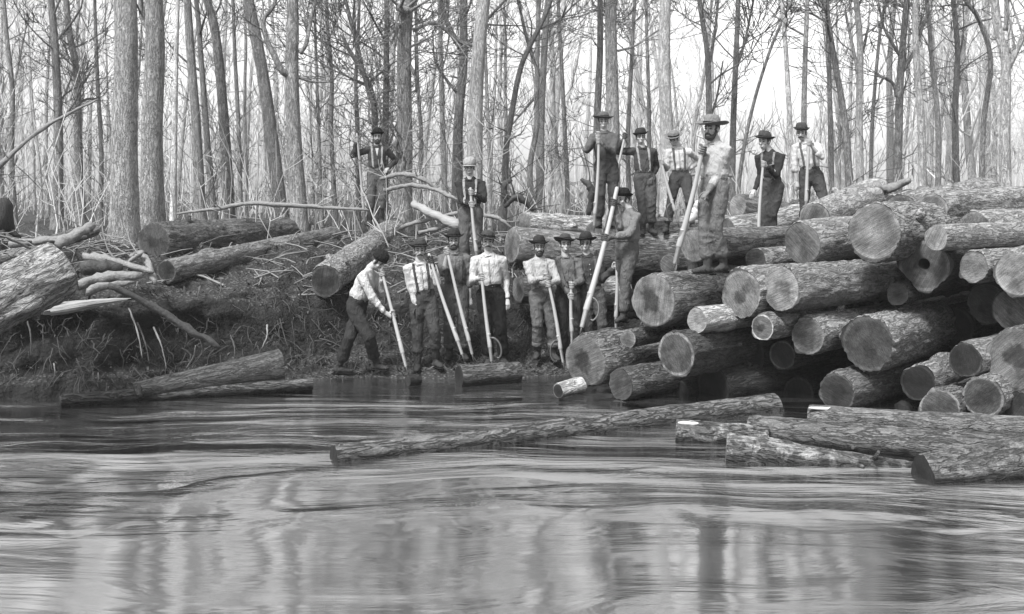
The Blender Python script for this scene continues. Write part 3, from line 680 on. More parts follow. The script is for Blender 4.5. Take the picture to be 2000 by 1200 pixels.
hero([(585, 440), (573, 250), (570, 120), (572, 55), (570, -40)], 32, 20, 9, 'broken topped tree with a long crooked arm to its left', tone=.23, br=4, brmin=6, seed=10,
     limbs=[([(572, 148, 0), (552, 140, -.1), (537, 112, -.1), (520, 75, 0), (515, 40, 0), (535, 10, 0), (548, -40, 0)], 15, 6), ([(575, 148, 0), (610, 160, .1), (650, 160, .3)], 7, 3), ([(586, 105, 0), (598, 85, 0), (607, 40, .2), (625, -30, .2)], 9, 6)], flare=.6)
hero([(628, 425), (622, 250), (614, 0)], 8, 25, 11, 'very slim trunk right of the broken topped tree', tone=.22, br=12, seed=11, lowtwigs=9)
hero([(655, 425), (647, 260), (648, 150), (637, 0)], 10, 24, 11, 'slim wavy trunk left of the man with the bowler', tone=.22, br=12, seed=12, lowtwigs=10)
hero([(700, 430), (697, 250), (695, 150), (700, 60)], 9, 23, 9, 'crooked small tree rising behind the bearded man', tone=.18, br=10, brmin=2, seed=13, lowtwigs=10,
     limbs=[([(733, 240, 0), (728, 190, 0), (708, 140, 0), (680, 95, 0), (668, 68, 0)], 14, 6), ([(708, 135, 0), (700, 90, 0), (690, 40, .1), (695, -20, .1)], 6, 3)])
hero([(733, 430), (733, 300), (731, 215), (716, 165)], 15, 22.5, 6, 'short dark bushy trunk behind the bearded man in bowler', tone=.13, br=9, brmin=1.5, seed=14, lowtwigs=16)
hero([(750, 430), (753, 250), (755, 100), (755, 0)], 15, 23, 12, 'straight dark trunk left of the gnarled big tree', tone=.14, br=12, brmin=3, seed=15, lowtwigs=10)
hero([(788, 440), (790, 250), (789, 120), (795, 0)], 33, 21.5, 13, 'gnarled big tree with burls and broken stubs', tone=.25, br=9, brmin=4, seed=16, lichen=.4, flare=.5, lowtwigs=26,
     limbs=[([(786, 60, 0), (778, 50, -.2), (772, 90, -.3)], 8, 4), ([(800, 130, 0), (812, 150, -.1), (813, 180, 0)], 10, 4), ([(800, 12, 0), (780, 16, -.2), (800, 22, -.3)], 18, 14), ([(806, 60, 0), (850, 45, 0), (895, 80, .1), (925, 90, .2)], 8, 8), ([(790, 98, 0), (815, 85, -.1), (845, 70, -.1)], 6, 3), ([(780, 265, 0), (770, 290, -.2), (782, 300, -.2)], 9, 5)])
hero([(870, 420), (863, 200), (858, 0)], 12, 24, 12, 'pale straight sapling left of the man in the dome cap', tone=.38, br=8, seed=17)
hero([(928, 430), (928, 250), (935, 100), (945, 0)], 31, 21, 13, 'big pale trunk directly behind the man in the dome cap', tone=.29, br=9, brmin=5, seed=18, flare=.5)
hero([(893, 420), (895, 250), (905, 120), (906, 0)], 22, 23.5, 13, 'darker forked trunk left of the big pale one', tone=.17, br=13, brmin=3, seed=19, lowtwigs=10,
     limbs=[([(900, 95, 0), (880, 60, 0), (865, 20, 0), (855, -40, 0)], 12, 8), ([(893, 180, 0), (875, 160, 0), (850, 120, 0), (845, 60, .2)], 7, 3)])
hero([(957, 430), (955, 300), (950, 160)], 9, 22, 7, 'thin straight sapling just right of the dome capped man', tone=.34, br=6, seed=20)
hero([(1055, 420), (1056, 250), (1062, 120), (1070, 0)], 17, 24, 13, 'forked grey tree right of the dark curved one', tone=.26, br=10, seed=21,
     limbs=[([(1055, 150, 0), (1040, 110, 0), (1025, 60, 0), (1010, -10, 0)], 9, 5), ([(1060, 170, 0), (1045, 190, 0), (1020, 220, -.2), (995, 250, -.3)], 7, 3)])
hero([(983, 430), (988, 300), (998, 230), (1015, 140), (1035, 90), (1060, 40), (1080, -10)], 13, 22, 10, 'dark curved tree leaning right in the middle of the woods', tone=.14, br=9, brmin=3, seed=22, lowtwigs=8, limbs=[([(1030, 95, 0), (1050, 60, 0), (1090, 40, 0), (1120, 10, 0)], 5, 3)])
hero([(1168, 420), (1166, 250), (1172, 100), (1172, 0)], 16, 23, 12, 'dark trunk left of the tall pale one behind the overall men', tone=.17, br=11, seed=23, lowtwigs=8)
hero([(1197, 420), (1197, 250), (1194, 100), (1194, 0)], 28, 22.5, 13, 'tall pale trunk rising behind the man in dark overalls', tone=.27, br=8, brmin=4.5, seed=24, limbs=[([(1206, 100, 0), (1240, 90, 0), (1270, 70, .1), (1300, 50, .2)], 5, 3)])
hero([(1303, 430), (1302, 250), (1298, 150), (1300, 0)], 27, 21.5, 13, 'straight speckled trunk behind the man with the lowered head', tone=.33, br=6, brmin=6, seed=25, flare=.4, lichen=.3)
hero([(1262, 430), (1268, 250), (1262, 0)], 9, 27, 12, 'slim trunk left of the speckled one', tone=.22, br=13, seed=26, lowtwigs=8)
hero([(1400, 420), (1386, 250), (1382, 110), (1366, 0)], 14, 23, 12, 'grey forking tree behind the big man in the pale hat', tone=.18, br=11, brmin=3, seed=27, limbs=[([(1384, 130, 0), (1392, 90, 0), (1400, 30, 0), (1405, -30, 0)], 7, 4), ([(1384, 240, 0), (1400, 190, .2), (1412, 120, .2)], 5, 3)])
hero([(1428, 430), (1432, 250), (1438, 100), (1442, 0)], 14, 24, 12, 'straight tree right of the forking one', tone=.2, br=12, seed=28, lowtwigs=6, limbs=[([(1440, 130, 0), (1455, 80, 0), (1472, 0, 0)], 6, 4)])
hero([(1448, 320), (1470, 210), (1500, 110), (1524, 50), (1552, -10)], 9, 22, 8, 'dark slanting tree leaning right across open sky', tone=.14, br=7, brmin=3, seed=29)
hero([(1545, 430), (1543, 260), (1536, 120), (1528, 0)], 12, 22, 12, 'pale slender trunk between the two hatted men at the right', tone=.38, br=7, seed=30)
hero([(1574, 430), (1570, 250), (1573, 100), (1576, 0)], 13, 23, 12, 'pale trunk directly behind the rightmost man', tone=.33, br=10, seed=31, lowtwigs=6)
hero([(1625, 420), (1622, 250), (1618, 100), (1614, 0)], 12, 24, 12, 'left stem of the twin trunks right of the rightmost man', tone=.22, br=12, seed=32, lowtwigs=8)
hero([(1662, 400), (1650, 240), (1632, 130), (1620, 60), (1612, 0)], 15, 23, 12, 'leaning dark stem of the twin trunks', tone=.17, br=12, seed=33, lowtwigs=6)
hero([(1680, 400), (1678, 220), (1680, 100), (1672, 0)], 16, 23, 12, 'pale trunk at the right of the twin trunks', tone=.30, br=12, seed=34, limbs=[([(1678, 150, 0), (1665, 90, 0), (1650, 20, 0)], 8, 5)])
hero([(1700, 400), (1704, 240), (1717, 80), (1730, 0)], 9, 26, 12, 'slim trunk with rightward tilt over the broken stub', tone=.22, br=13, seed=35)
hero([(1752, 400), (1756, 220), (1760, 120), (1763, 90)], 18, 23.5, 8, 'bare oak with arched low limb behind the pile', tone=.17, br=16, brmin=2.6, seed=36, limbs=[([(1752, 190, 0), (1745, 165, 0), (1728, 152, 0), (1718, 165, 0)], 8, 4), ([(1763, 140, 0), (1785, 100, 0), (1800, 60, 0), (1815, 10, 0)], 8, 4), ([(1758, 110, 0), (1740, 80, 0), (1725, 50, 0), (1715, 0, 0)], 7, 4)])
hero([(1802, 410), (1800, 250), (1790, 120), (1788, 0)], 16, 22, 12, 'pale straight trunk right of the bare oak', tone=.30, br=10, seed=37)
hero([(1832, 400), (1832, 240), (1820, 120), (1810, 0)], 12, 24, 12, 'grey trunk behind the rough high logs', tone=.22, br=14, seed=38, lowtwigs=6)
hero([(1868, 400), (1866, 220), (1870, 100), (1862, 0)], 14, 25, 12, 'bushy dark trunk in the right group', tone=.17, br=16, brmin=2.5, seed=39, lowtwigs=10)
hero([(1918, 400), (1920, 250), (1935, 120), (1912, 40), (1885, 0)], 12, 24, 12, 'twisting tree leaning left near the right edge', tone=.18, br=13, seed=40)
hero([(1965, 410), (1963, 260), (1965, 130), (1950, 60), (1942, 0)], 21, 21, 12, 'pale forked tree close to the right edge', tone=.32, br=9, seed=41, limbs=[([(1966, 140, 0), (1980, 110, 0), (1998, 70, 0), (2015, 20, 0)], 13, 10), ([(1964, 60, 0), (1966, 20, 0), (1964, -60, 0)], 9, 8)])
hero([(112, 430), (114, 250), (108, 100), (100, 0)], 20, 26, 12, 'dark branching tree at the left in front of bright sky', tone=.17, br=16, brmin=2.5, seed=42, lowtwigs=12)
hero([(158, 430), (153, 280), (150, 150), (135, 60), (128, -10)], 17, 27, 12, 'knobbly trunk left of the widest tree', tone=.19, br=16, brmin=2.5, seed=43, lowtwigs=14)
hero([(195, 430), (198, 300), (190, 150), (185, 0)], 10, 28, 12, 'slender tree immediately left of the widest trunk', tone=.19, br=14, brmin=2.5, seed=44, lowtwigs=12)
hero([(28, 440), (22, 300), (24, 180), (12, 60)], 12, 27, 9, 'low branching tree at the far left edge', tone=.2, br=14, brmin=2, seed=45, lowtwigs=12)
hero([(70, 470), (74, 420), (80, 370), (92, 335)], 4, 16.5, 3, 'bleached leafless sapling standing behind the massive left trunk', tone=.45, br=3, brmin=.6, seed=46, lowtwigs=0, flare=0, name='sapling')
hero([(1040, 430), (1035, 330), (1048, 250), (1048, 180)], 12, 23, 9, 'short grey tree behind the upturned root clump', tone=.22, br=10, seed=47, lowtwigs=6)
hero([(1110, 420), (1105, 300), (1098, 150), (1090, 0)], 10, 26, 12, 'thin grey trunk midway between dark curved and dark straight ones', tone=.24, br=14, seed=48, lowtwigs=6)
hero([(820, 430), (823, 280), (815, 150), (812, 0)], 9, 26, 12, 'thin trunk in shade right of the gnarled tree', tone=.2, br=13, seed=49, lowtwigs=8)
hero([(1230, 420), (1226, 280), (1232, 150), (1240, 0)], 10, 27, 12, 'thin trunk right of the tall pale one', tone=.2, br=14, seed=50, lowtwigs=8)

# forest trees: a few grown patterns, then copies
def forest_proto(seed, H, r0):
    rng = random.Random(seed); mb = MB(); cb = MB()
    P_ = [Vector((0, 0, -.2))]; d = Vector((rng.gauss(0, .06), rng.gauss(0, .06), 1)).normalized()
    for i in range(6):
        d = (d + Vector((rng.gauss(0, .05), rng.gauss(0, .05), .08))).normalized(); P_.append(P_[-1] + d * H / 6)
    Q = spline(P_, 3); m = len(Q); R = [r0 * (1.1 - .85 * i / m) for i in range(m)]
    mb.tube(Q, R, 8)
    for k in range(rng.randint(9, 14)):
        i = min(m - 1, int(m * rng.uniform(.16, 1.0)))
        grow(cb, rng, Q[i], rdir(rng, Vector((0, 0, 1)), rng.uniform(.35, .95)), max(.02, R[i] * rng.uniform(.3, .55)), H * rng.uniform(.12, .24), 3 if rng.random() < .45 else 2, .009, (3, 3, 3), up=.16)
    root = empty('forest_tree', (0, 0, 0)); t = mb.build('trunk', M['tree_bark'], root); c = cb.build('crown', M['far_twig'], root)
    return root, t, c
protos = [forest_proto(100 + i, H, r) for i, (H, r) in enumerate([(9, .075), (10, .10), (11, .12), (8, .06), (11.5, .14), (9.5, .08), (7, .05), (10, .085), (5.5, .04), (11, .11)])]
frng = random.Random(77)
sp_regions = []
def put_tree(pr, x, y, s, rz, tone):
    root, t, c = pr
    r = root.copy(); C.objects.link(r); r.location = (x, y, ground_z(x, y)); r.rotation_euler = (frng.gauss(0, .03), frng.gauss(0, .03), rz); r.scale = (s, s, s)
    for ch in (t, c):
        k = ch.copy(); C.objects.link(k); k.parent = r; k.color = (tone, 0, 0, 1)
    px = 1000 + F * x / y
    reg = ('left', 'behind the left bank') if px < 700 else (('middle', 'behind the men') if px < 1450 else ('right', 'behind the log pile'))
    tag(r, f'slender bare grey tree standing deep in the {reg[0]} woods {reg[1]}', 'tree', f'far slender trees in the {reg[0]} woods')
n_put = 0
for k in range(2000):
    if n_put >= 105: break
    y = 26 + 44 * frng.random() ** .8; px = frng.uniform(-60, 2060)
    dens = 1.0 if px < 420 else (.8 if px < 1100 else (.5 if px < 1450 else (.38 if px < 1620 else .75)))
    if frng.random() > dens: continue
    pr = frng.choice(protos); s = (1.5 + .2 * y) / 9.3 * frng.uniform(.85, 1.15)
    if px < 220: s *= .8
    put_tree(pr, (px - 1000) / F * y, y, s, frng.uniform(0, 6.28), frng.uniform(.32, .6)); n_put += 1  # light trunk tones fade the far trees as haze would
for root, t, c in protos:
    for o in (t, c, root): bpy.data.objects.remove(o)
# the far wood: one mass nobody could count
rng = random.Random(9); mb = MB()
for k in range(430):
    y = rng.uniform(66, 130); x = rng.uniform(-.56, .56) * y; H = rng.uniform(4, 8); r = rng.uniform(.04, .12)
    z = 1.4; a = rng.gauss(0, .05)
    pts = [Vector((x + a * H * t * t + rng.gauss(0, .12), y, z + H * t)) for t in (0, .3, .6, .85, 1)]
    mb.tube(pts, [r, r * .85, r * .6, r * .4, .03], 4, cap=False)
    for j in range(7):
        p = pts[2].lerp(pts[4], rng.random()) if rng.random() < .7 else pts[1].lerp(pts[2], rng.random())
        d = rdir(rng, Vector((0, 0, 1)), rng.uniform(.3, 1.0)); L = rng.uniform(1, 2.6)
        q = p + d * L * .5 + Vector((0, 0, .1)); e_ = q + (d + Vector((0, 0, .5))) * L * .5
        mb.tube([p, q, e_], [.04, .03, .02], 3, cap=False)
        mb.tube([q, q + rdir(rng, d, .7) * L * .5], [.025, .015], 3, cap=False)
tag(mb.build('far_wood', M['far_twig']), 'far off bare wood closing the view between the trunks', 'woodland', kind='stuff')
# understory: brush and saplings
mb = MB()
for k in range(1000):
    y = 18.5 + 34 * rng.random() ** 1.1; x = rng.uniform(-.52, .52) * y
    if x / y > .1 and rng.random() < .35: continue
    z = ground_z(x, y); d = rdir(rng, Vector((0, 0, 1)), rng.uniform(0, .5)); L = rng.uniform(.5, 2.4) * (1.25 if x < 0 else .8); p = Vector((x, y, z - .05)); pts = [p]
    for j in range(4):
        d = (d + Vector((rng.gauss(0, .14), rng.gauss(0, .14), .04))).normalized(); pts.append(pts[-1] + d * L / 4)
    r = rng.uniform(.005, .013) * (1 + y / 60); mb.tube(pts, [r, r * .9, r * .75, r * .6, r * .4], 3, cap=False)
    for j in range(rng.randint(2, 5)):
        i = rng.randint(1, 3); q = pts[i]; dd = rdir(rng, d, rng.uniform(.4, 1.1)); l = L * rng.uniform(.2, .45)
        m_ = q + dd * l * .5; mb.tube([q, m_, m_ + (dd + Vector((rng.gauss(0, .3), rng.gauss(0, .3), .2))).normalized() * l * .5], [r * .6, r * .5, r * .35], 3, cap=False)
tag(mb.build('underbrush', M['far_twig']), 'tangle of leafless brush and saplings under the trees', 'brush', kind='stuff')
# slash: short sticks and twigs lying on the forest edge
mb = MB()
for k in range(1100):
    x = rng.uniform(-9.5, 6); 
    ys0 = lerp_tab(x, SHORE)[0]; y = ys0 + 1.4 + 6 * rng.random() ** 1.3; z = ground_z(x, y)
    a = rng.uniform(0, math.pi); L = rng.uniform(.12, .8); d = Vector((math.cos(a), math.sin(a), rng.uniform(-.05, .35))); r = rng.uniform(.004, .014) * (2 if rng.random() < .06 else 1)
    p = Vector((x, y, z + .02)); q = p + d * L * .5 + Vector((0, 0, rng.uniform(0, .05))); e_ = q + (d + Vector((rng.gauss(0, .3), rng.gauss(0, .3), -.1))) * L * .5
    mb.tube([p, q, e_], [r, r * .9, r * .5], 4, cap=False)
tag(mb.build('fallen_twigs', M['twig']), 'litter of broken twigs and sticks on the bank top', 'twigs', kind='stuff')
# dry grass, leaves and rootlets on the bank
mb = MB()
for k in range(8000):
    x = rng.uniform(-9, 3.0); ys0 = lerp_tab(x, SHORE)[0]; y = ys0 + .12 + 4.6 * rng.random() ** 1.4
    z = ground_z(x, y); L = rng.uniform(.03, .16); a = rng.uniform(0, 6.28); w = rng.uniform(.003, .012)
    u = Vector((math.cos(a), math.sin(a), 0)) * w; d = Vector((rng.gauss(0, .6), rng.gauss(-.25, .5), rng.uniform(-.35, .8))).normalized() * L; p = Vector((x, y, z))
    b = len(mb.v); mb.v += [p - u, p + u, p + d * .6 + u * 1.4 - Vector((0, 0, .0)), p + d * .6 - u * 1.4, p + d - Vector((0, 0, L * .25))]
    mb.f += [(b, b + 1, b + 2, b + 3), (b + 3, b + 2, b + 4)]
tag(mb.build('dry_grass', plain('dry_litter', .065, .8, 3)), 'dead grass, leaves and rootlets covering the bank', 'dry grass', kind='stuff')

# dark rootlets and trailing debris over the undercut bank face
mb = MB()
for k in range(1000):
    x = rng.uniform(-8.5, 1.2); ys0, bw_, cr_, ch_ = lerp_tab(x, SHORE)
    y = ys0 + bw_ + cr_ * rng.uniform(-.1, 1.1); z = ground_z(x, y) + .04; L = rng.uniform(.08, .5); d = Vector((rng.gauss(0, .6), rng.gauss(-.5, .3), rng.gauss(-.5, .5))).normalized()
    p = Vector((x, y - .12, z)); pts = [p]
    for j in range(4):
        d = (d + Vector((rng.gauss(0, .35), rng.gauss(0, .2), rng.gauss(-.1, .3)))).normalized(); pts.append(pts[-1] + d * L / 4)
    r = rng.uniform(.003, .011); mb.tube(pts, [r, r * .9, r * .8, r * .6, r * .3], 4, cap=False)
tag(mb.build('root_tangle', M['dark_wood']), 'tangle of dark rootlets hanging over the bank face', 'roots', kind='stuff')

# ------------------------------------------------------------------ people and peaveys
tmp = bpy.data.scenes.new('remesh_scratch')
VX = 1.0                               # voxel multiplier
def remesh(mb, voxel, smooth=2, amp=0.0, seed=0, stretch=.5, vec=None):
    me = mb.mesh('t', False); ob = bpy.data.objects.new('t', me); tmp.collection.objects.link(ob)
    md = ob.modifiers.new('r', 'REMESH'); md.mode = 'VOXEL'; md.voxel_size = voxel * VX; md.use_smooth_shade = True
    if smooth: sm = ob.modifiers.new('s', 'SMOOTH'); sm.factor = .5; sm.iterations = smooth
    vl = tmp.view_layers[0]; vl.update(); dg = vl.depsgraph
    out = bpy.data.meshes.new_from_object(ob.evaluated_get(dg)); bpy.data.objects.remove(ob); bpy.data.meshes.remove(me)
    if amp:
        for v in out.vertices:
            c = v.co; n_ = noise.noise(Vector((c.x * 6, c.y * 6, c.z * 6 + seed))) + .75 * (1 - 3.2 * abs(noise.noise(Vector((c.x * 7 + c.z * 5, c.y * 6, c.z * 9 - c.x * 5 + seed * 2)))))
            v.co = c + v.normal * (n_ * amp)
    out.shade_smooth(); out.update(); return out

def ik(a, b, l1, l2, hint):
    """joint between a and b for bones l1, l2 bending toward hint; also returns the reached end"""
    d = b - a; D = d.length; mx = (l1 + l2) * .995
    if D > mx: b = a + d * (mx / D); d = b - a; D = mx
    D = max(D, abs(l1 - l2) + .01); x = (l1 * l1 - l2 * l2 + D * D) / (2 * D); h = math.sqrt(max(0, l1 * l1 - x * x))
    u = d.normalized(); w = hint - a; w = w - u * w.dot(u)
    w = w.normalized() if w.length > 1e-4 else u.orthogonal().normalized()
    return a + u * x + w * h, b

def arc(c, ax, e0, e1, r, a0, a1, n=6):
    return [c + e0 * (r * math.cos(a0 + (a1 - a0) * i / n)) + e1 * (r * math.sin(a0 + (a1 - a0) * i / n)) for i in range(n + 1)]

def hand(mb_palm, mb_f, wrist, grip, axis, pole_r, k=1.0, right=True):
    """palm and five separate fingers. With an axis they close round a pole; without, they hang slightly curled"""
    if axis is not None:
        f = (grip - wrist); f = f - axis * f.dot(axis)
        f = f.normalized() if f.length > .01 else axis.orthogonal().normalized()
        e1 = axis.cross(f).normalized()
        pc = grip - f * (pole_r + .016 * k)
        mb_palm.limb([wrist, wrist.lerp(pc, .5), pc], [.026 * k, .032 * k, .036 * k], 12, .6, axis)
        mb_palm.ball(pc, axis * .045 * k, e1 * .034 * k, f * .016 * k)
        for i, (off, fr) in enumerate(zip((.033, .011, -.011, -.032), (.0090, .0096, .0092, .0082))):
            s0 = (.95, 1.0, .97, .88)[i]
            pts = arc(grip + axis * off * k, axis, -f, e1, pole_r + fr * k, math.radians(35), math.radians(35 + 245 * s0), 7)
            pts.insert(0, pc + axis * off * k * .9 + e1 * .02 * k)
            mb_f.limb(pts, [fr * k * (1.1 - .05 * j) for j in range(len(pts))], 7)
        pts = arc(grip + axis * .047 * k, axis, -f, -e1, pole_r + .010 * k, math.radians(25), math.radians(175), 5)
        pts.insert(0, pc + axis * .02 * k - e1 * .028 * k); mb_f.limb(pts, [.013 * k, .0125 * k, .012 * k, .0115 * k, .011 * k, .010 * k, .009 * k], 7)
    else:
        f = (grip - wrist).normalized(); side = Vector((f.y, -f.x, 0)); side = side.normalized() if side.length > .2 else Vector((0, 1, 0))
        pn = f.cross(side).normalized(); pc = wrist + f * .055 * k
        mb_palm.limb([wrist, pc, wrist + f * .095 * k], [.027 * k, .037 * k, .036 * k], 12, .5, side)
        for i, (L, off) in enumerate(zip((.070, .078, .072, .057), (.028, .010, -.009, -.027))):
            b0 = wrist + f * .092 * k + side * off * k; d = f.copy(); pts = [b0]
            for j in range(3):
                d = (d + pn * (.22 + .06 * i)).normalized(); pts.append(pts[-1] + d * L * k * (.42, .32, .26)[j])
            mb_f.limb(pts, [.0098 * k, .0092 * k, .0085 * k, .0072 * k], 7)
        b0 = wrist + f * .03 * k + side * .03 * k
        mb_f.limb([b0, b0 + (f * .6 + side * .8) * .035 * k, b0 + (f * .9 + side * .6) * .07 * k + pn * .012], [.014 * k, .012 * k, .009 * k], 7)

def peavey(top, bot, label, hook=0, r=.024, iron=.34, hookside=1):
    """cant hook: turned ash handle, iron collar, spike and swinging hook"""
    top, bot = Vector(top), Vector(bot); L = (bot - top).length; d = (bot - top).normalized()
    root = empty('peavey', bot, label, 'peavey', 'peaveys held by the river crew')
    T = lambda z: top - bot + d * z
    Lh = L - .12 - iron * .5; n_ = 14; mb = MB()
    bw = Vector((random.Random(len(label)).uniform(-.02, .02), 0, 0)); mb.limb([T(Lh * i / n_) + bw * math.sin(math.pi * i / n_) for i in range(n_ + 1)], [r * (.92 + .55 * (i / n_) ** 1.6) for i in range(n_ + 1)], 14)
    mb.build('handle', M['pole'], root)
    mb = MB(); z0 = L - .12 - iron; z1 = L - .10
    mb.tube([T(z0), T(z0 + .012), T(z0 + .014), T(z1 - .01), T(z1)], [r * 1.42, r * 1.44, r * 1.34, r * 1.0, r * .6], 16)
    mb.build('collar', M['pale_iron'], root)
    mb = MB(); mb.tube([T(z1 - .02), T(z1 + .03), T(L)], [.013, .011, .003], 8); mb.build('spike', M['iron'], root)
    if hook:
        s = Vector((hookside, -.25, 0)); s = (s - d * s.dot(d)).normalized(); pts = []
        a0 = T(z0 + .06) + s * r
        for t, off, zz in ((0, 0, 0), (.2, .045, .005), (.45, .10, .06), (.7, .125, .15), (.88, .115, .22), (1, .085, .262)):
            pts.append(a0 + s * off + d * zz)
        pts.append(a0 + s * .055 + d * .255)
        q = spline(pts, 4); mb = MB(); mb.tube(q, [.0085 - .005 * max(0, (i / len(q) - .75) * 4) * .7 for i in range(len(q))], 8, 1.6)
        mb.ball(a0, s * .02, d * .02, s.cross(d) * .02); mb.build('hook', M['iron'], root)
    return root

FOOT = []
def person(label, Y, yaw, feet, pel, neck, head, arms, pole, s=1.0, hyaw=None, hpitch=0, shirt='white', trousers='dark', hat='dark', hatstyle='fedora',
           susp=None, beard=0, moust=1, boots='leather', bootlen=.3, cuff=None, gloves=False, rolled=False, bib=False, vneck=False, buttons=False,
           plabel='', hook=0, hookside=1, pr=.0195, knees=(None, None), toes=None, dneck=0.0, dhead=0.0, footdy=(0, 0), split=0, collar=True, iron=.34, fit=True, girth=None):
    gr = girth or random.Random(len(label) * 7 + int(Y * 10)).uniform(.9, 1.08)
    if fit:
        fy = (feet[0][1] + feet[1][1]) / 2; k_ = (fy - neck[1]) * Y / F / 1.47; s = max(.92, min(1.06, k_)); pel = (pel[0], neck[1] + .505 * s * F / Y)
    k = s; X = lambda p, dy=0: W(p[0], p[1], Y + dy)
    th = math.radians(yaw); f = Vector((math.sin(th), -math.cos(th), 0)); rt = Vector((-math.cos(th), -math.sin(th), 0)); up = Vector((0, 0, 1))
    # A = the person's right limb, B = the left one
    P = X(pel); NK = X(neck, dneck); H = X(head, dneck + dhead)
    spine = (NK - P).normalized()
    # keep the trunk a human length
    Lt = .50 * k; NK = P + (NK - P).normalized() * Lt
    hd = (H - NK); H = NK + hd.normalized() * .165 * k
    hy = th if hyaw is None else math.radians(hyaw)
    hf = Vector((math.sin(hy), -math.cos(hy), 0)); hf = (hf * math.cos(math.radians(hpitch)) - up * math.sin(math.radians(hpitch))).normalized()
    hs = hf.cross(up).normalized(); hu = hs.cross(hf).normalized()
    sh = [NK - spine * .075 * k + rt * .175 * k, NK - spine * .075 * k - rt * .175 * k]
    hip = [P - up * .03 * k + rt * .09 * k, P - up * .03 * k - rt * .09 * k]
    root = empty('person', ((X(feet[0]) + X(feet[1])) / 2), label, 'person', 'log drivers of the river crew'); R0 = root.location.copy()
    top, bot = X(pole[0][:2], pole[0][2]), X(pole[1][:2], pole[1][2]); axis = (top - bot).normalized()
    skin, fing, shm, trm = MB(), MB(), MB(), MB(); gls = []; soles = []
    bt = [MB(), MB()]; cf = [MB(), MB()]
    # legs
    for i in (0, 1):
        ft = X(feet[i], footdy[i]); an = ft + up * .085 * k
        kh = hip[i].lerp(an, .5) + f * .5 if knees[i] is None else X(knees[i], -.25)
        l1, l2 = .44 * k, .43 * k
        kn, an = ik(hip[i], an, l1, l2, kh); ft = an - up * .085 * k
        FOOT.append((label, ft))
        trm.limb([hip[i] + up * .02, hip[i].lerp(kn, .35), kn, kn.lerp(an, .45), kn.lerp(an, 1 - bootlen)], [.102 * k, .098 * k, .074 * k, .077 * k, (.066 if bootlen > .5 else .078) * k], 16, .95)
        skin.limb([hip[i], kn, an], [.075 * k, .05 * k, .037 * k], 10)
        td = (f + (rt if i == 0 else -rt) * .28).normalized() if toes is None else Vector((math.sin(math.radians(toes[i])), -math.cos(math.radians(toes[i])), 0))
        top_b = kn.lerp(an, max(.12, 1 - bootlen - .12))
        bt[i].limb([top_b, kn.lerp(an, .72), an + up * .01, an - up * .02], [.060 * k, .054 * k, .047 * k, .045 * k], 14)
        h0 = an - td * .045 * k - up * .045 * k
        soles.append((h0, td)); bt[i].limb([h0, h0 + td * .08 * k + up * .012, h0 + td * .16 * k - up * .002, h0 + td * .215 * k - up * .008], [.044 * k, .046 * k, .042 * k, .033 * k], 14, [.95, .95, .85, .75], up.cross(td))
        if cuff is not None:
            c0 = kn.lerp(an, 1 - bootlen - .05); c1 = kn.lerp(an, 1 - bootlen + .10)
            cf[i].tube([c0, c0.lerp(c1, .1), c0.lerp(c1, .9), c1], [.075 * k, .086 * k, .084 * k, .076 * k], 16)
    wz = P + spine * .115 * k
    trm.limb([P - up * .07 * k, P, wz], [.155 * k * gr, .165 * k * gr, .150 * k * gr], 20, .74, rt)
    skin.limb([P, P.lerp(NK, .5), NK - spine * .08 * k], [.12 * k, .11 * k, .085 * k], 14, .55, rt)
    # torso cloth
    shm.limb([P + spine * .09 * k, P.lerp(NK, .29), P.lerp(NK, .40), P.lerp(NK, .62), P.lerp(NK, .80), P.lerp(NK, .93)], [.144 * k * gr, .163 * k * gr, .158 * k * gr, .168 * k * gr, .158 * k, .10 * k], 22, [.74, .78, .76, .70, .66, .66], rt)
    # arms
    grips = []
    for i, A in enumerate(arms):
        kind = A[0]; S = sh[i]; out = rt if i == 0 else -rt
        if kind == 'pole':
            g_ = bot + (top - bot) * A[1]; tgt = g_
        else: tgt = X(A[1], A[3] if len(A) > 3 else 0)
        hint = X(A[2], A[4] if len(A) > 4 else 0)
        u1, u2 = .285 * k, .255 * k
        if kind == 'pole':
            wt_ = tgt - (tgt - hint).normalized() * .075 * k
        else: wt_ = tgt
        el, wr = ik(S, wt_, u1, u2, hint)
        rs = 1.0
        sleeve_end = .55 if rolled else .97
        we = el.lerp(wr, sleeve_end)
        shm.limb([S - out * .07 * k + up * .012, S, S.lerp(el, .5), el], [.062 * k, .068 * k, .058 * k, .051 * k], 14)
        if not (rolled and i == 9):
            shm.limb([el, el.lerp(wr, .3), el.lerp(wr, .30 if rolled else .9)], [.052 * k, .050 * k, (.052 if rolled else .036) * k], 14)
        ca, cb_ = (.26, .36) if rolled else (.84, .95)
        if not gloves: shm.limb([el.lerp(wr, ca), el.lerp(wr, cb_)], [(.058 if rolled else .040) * k] * 2, 12)
        skin.limb([S, el, el.lerp(wr, .35), wr], [.05 * k, .040 * k, .040 * k, .026 * k], 12)
        ga, gf = (MB(), MB()) if gloves else (skin, fing)
        if gloves: gls.append((ga, gf))
        hk = k * (1.12 if gloves else 1.0)
        if gloves: ga.limb([el.lerp(wr, .72), wr], [.044 * k, .037 * k], 12)
        if kind == 'pole':
            gp = bot + axis * ((wr + (wr - el).normalized() * .07 * k - bot).dot(axis))
            prr = pr * (1.0 + .3 * (1 - A[1])); hand(ga, gf, wr, gp, axis, prr, hk); grips.append((gp, (wr - gp).length))
        else: hand(ga, gf, wr, wr + (wr - el) + (f * .05 if kind == 'hang' else Vector()), None, 0, hk)
    # head and neck
    skin.limb([NK - spine * .06 * k, NK + spine * .03 * k, H - hf * .015 * k - hu * .05 * k], [.062 * k, .055 * k, .053 * k], 14)
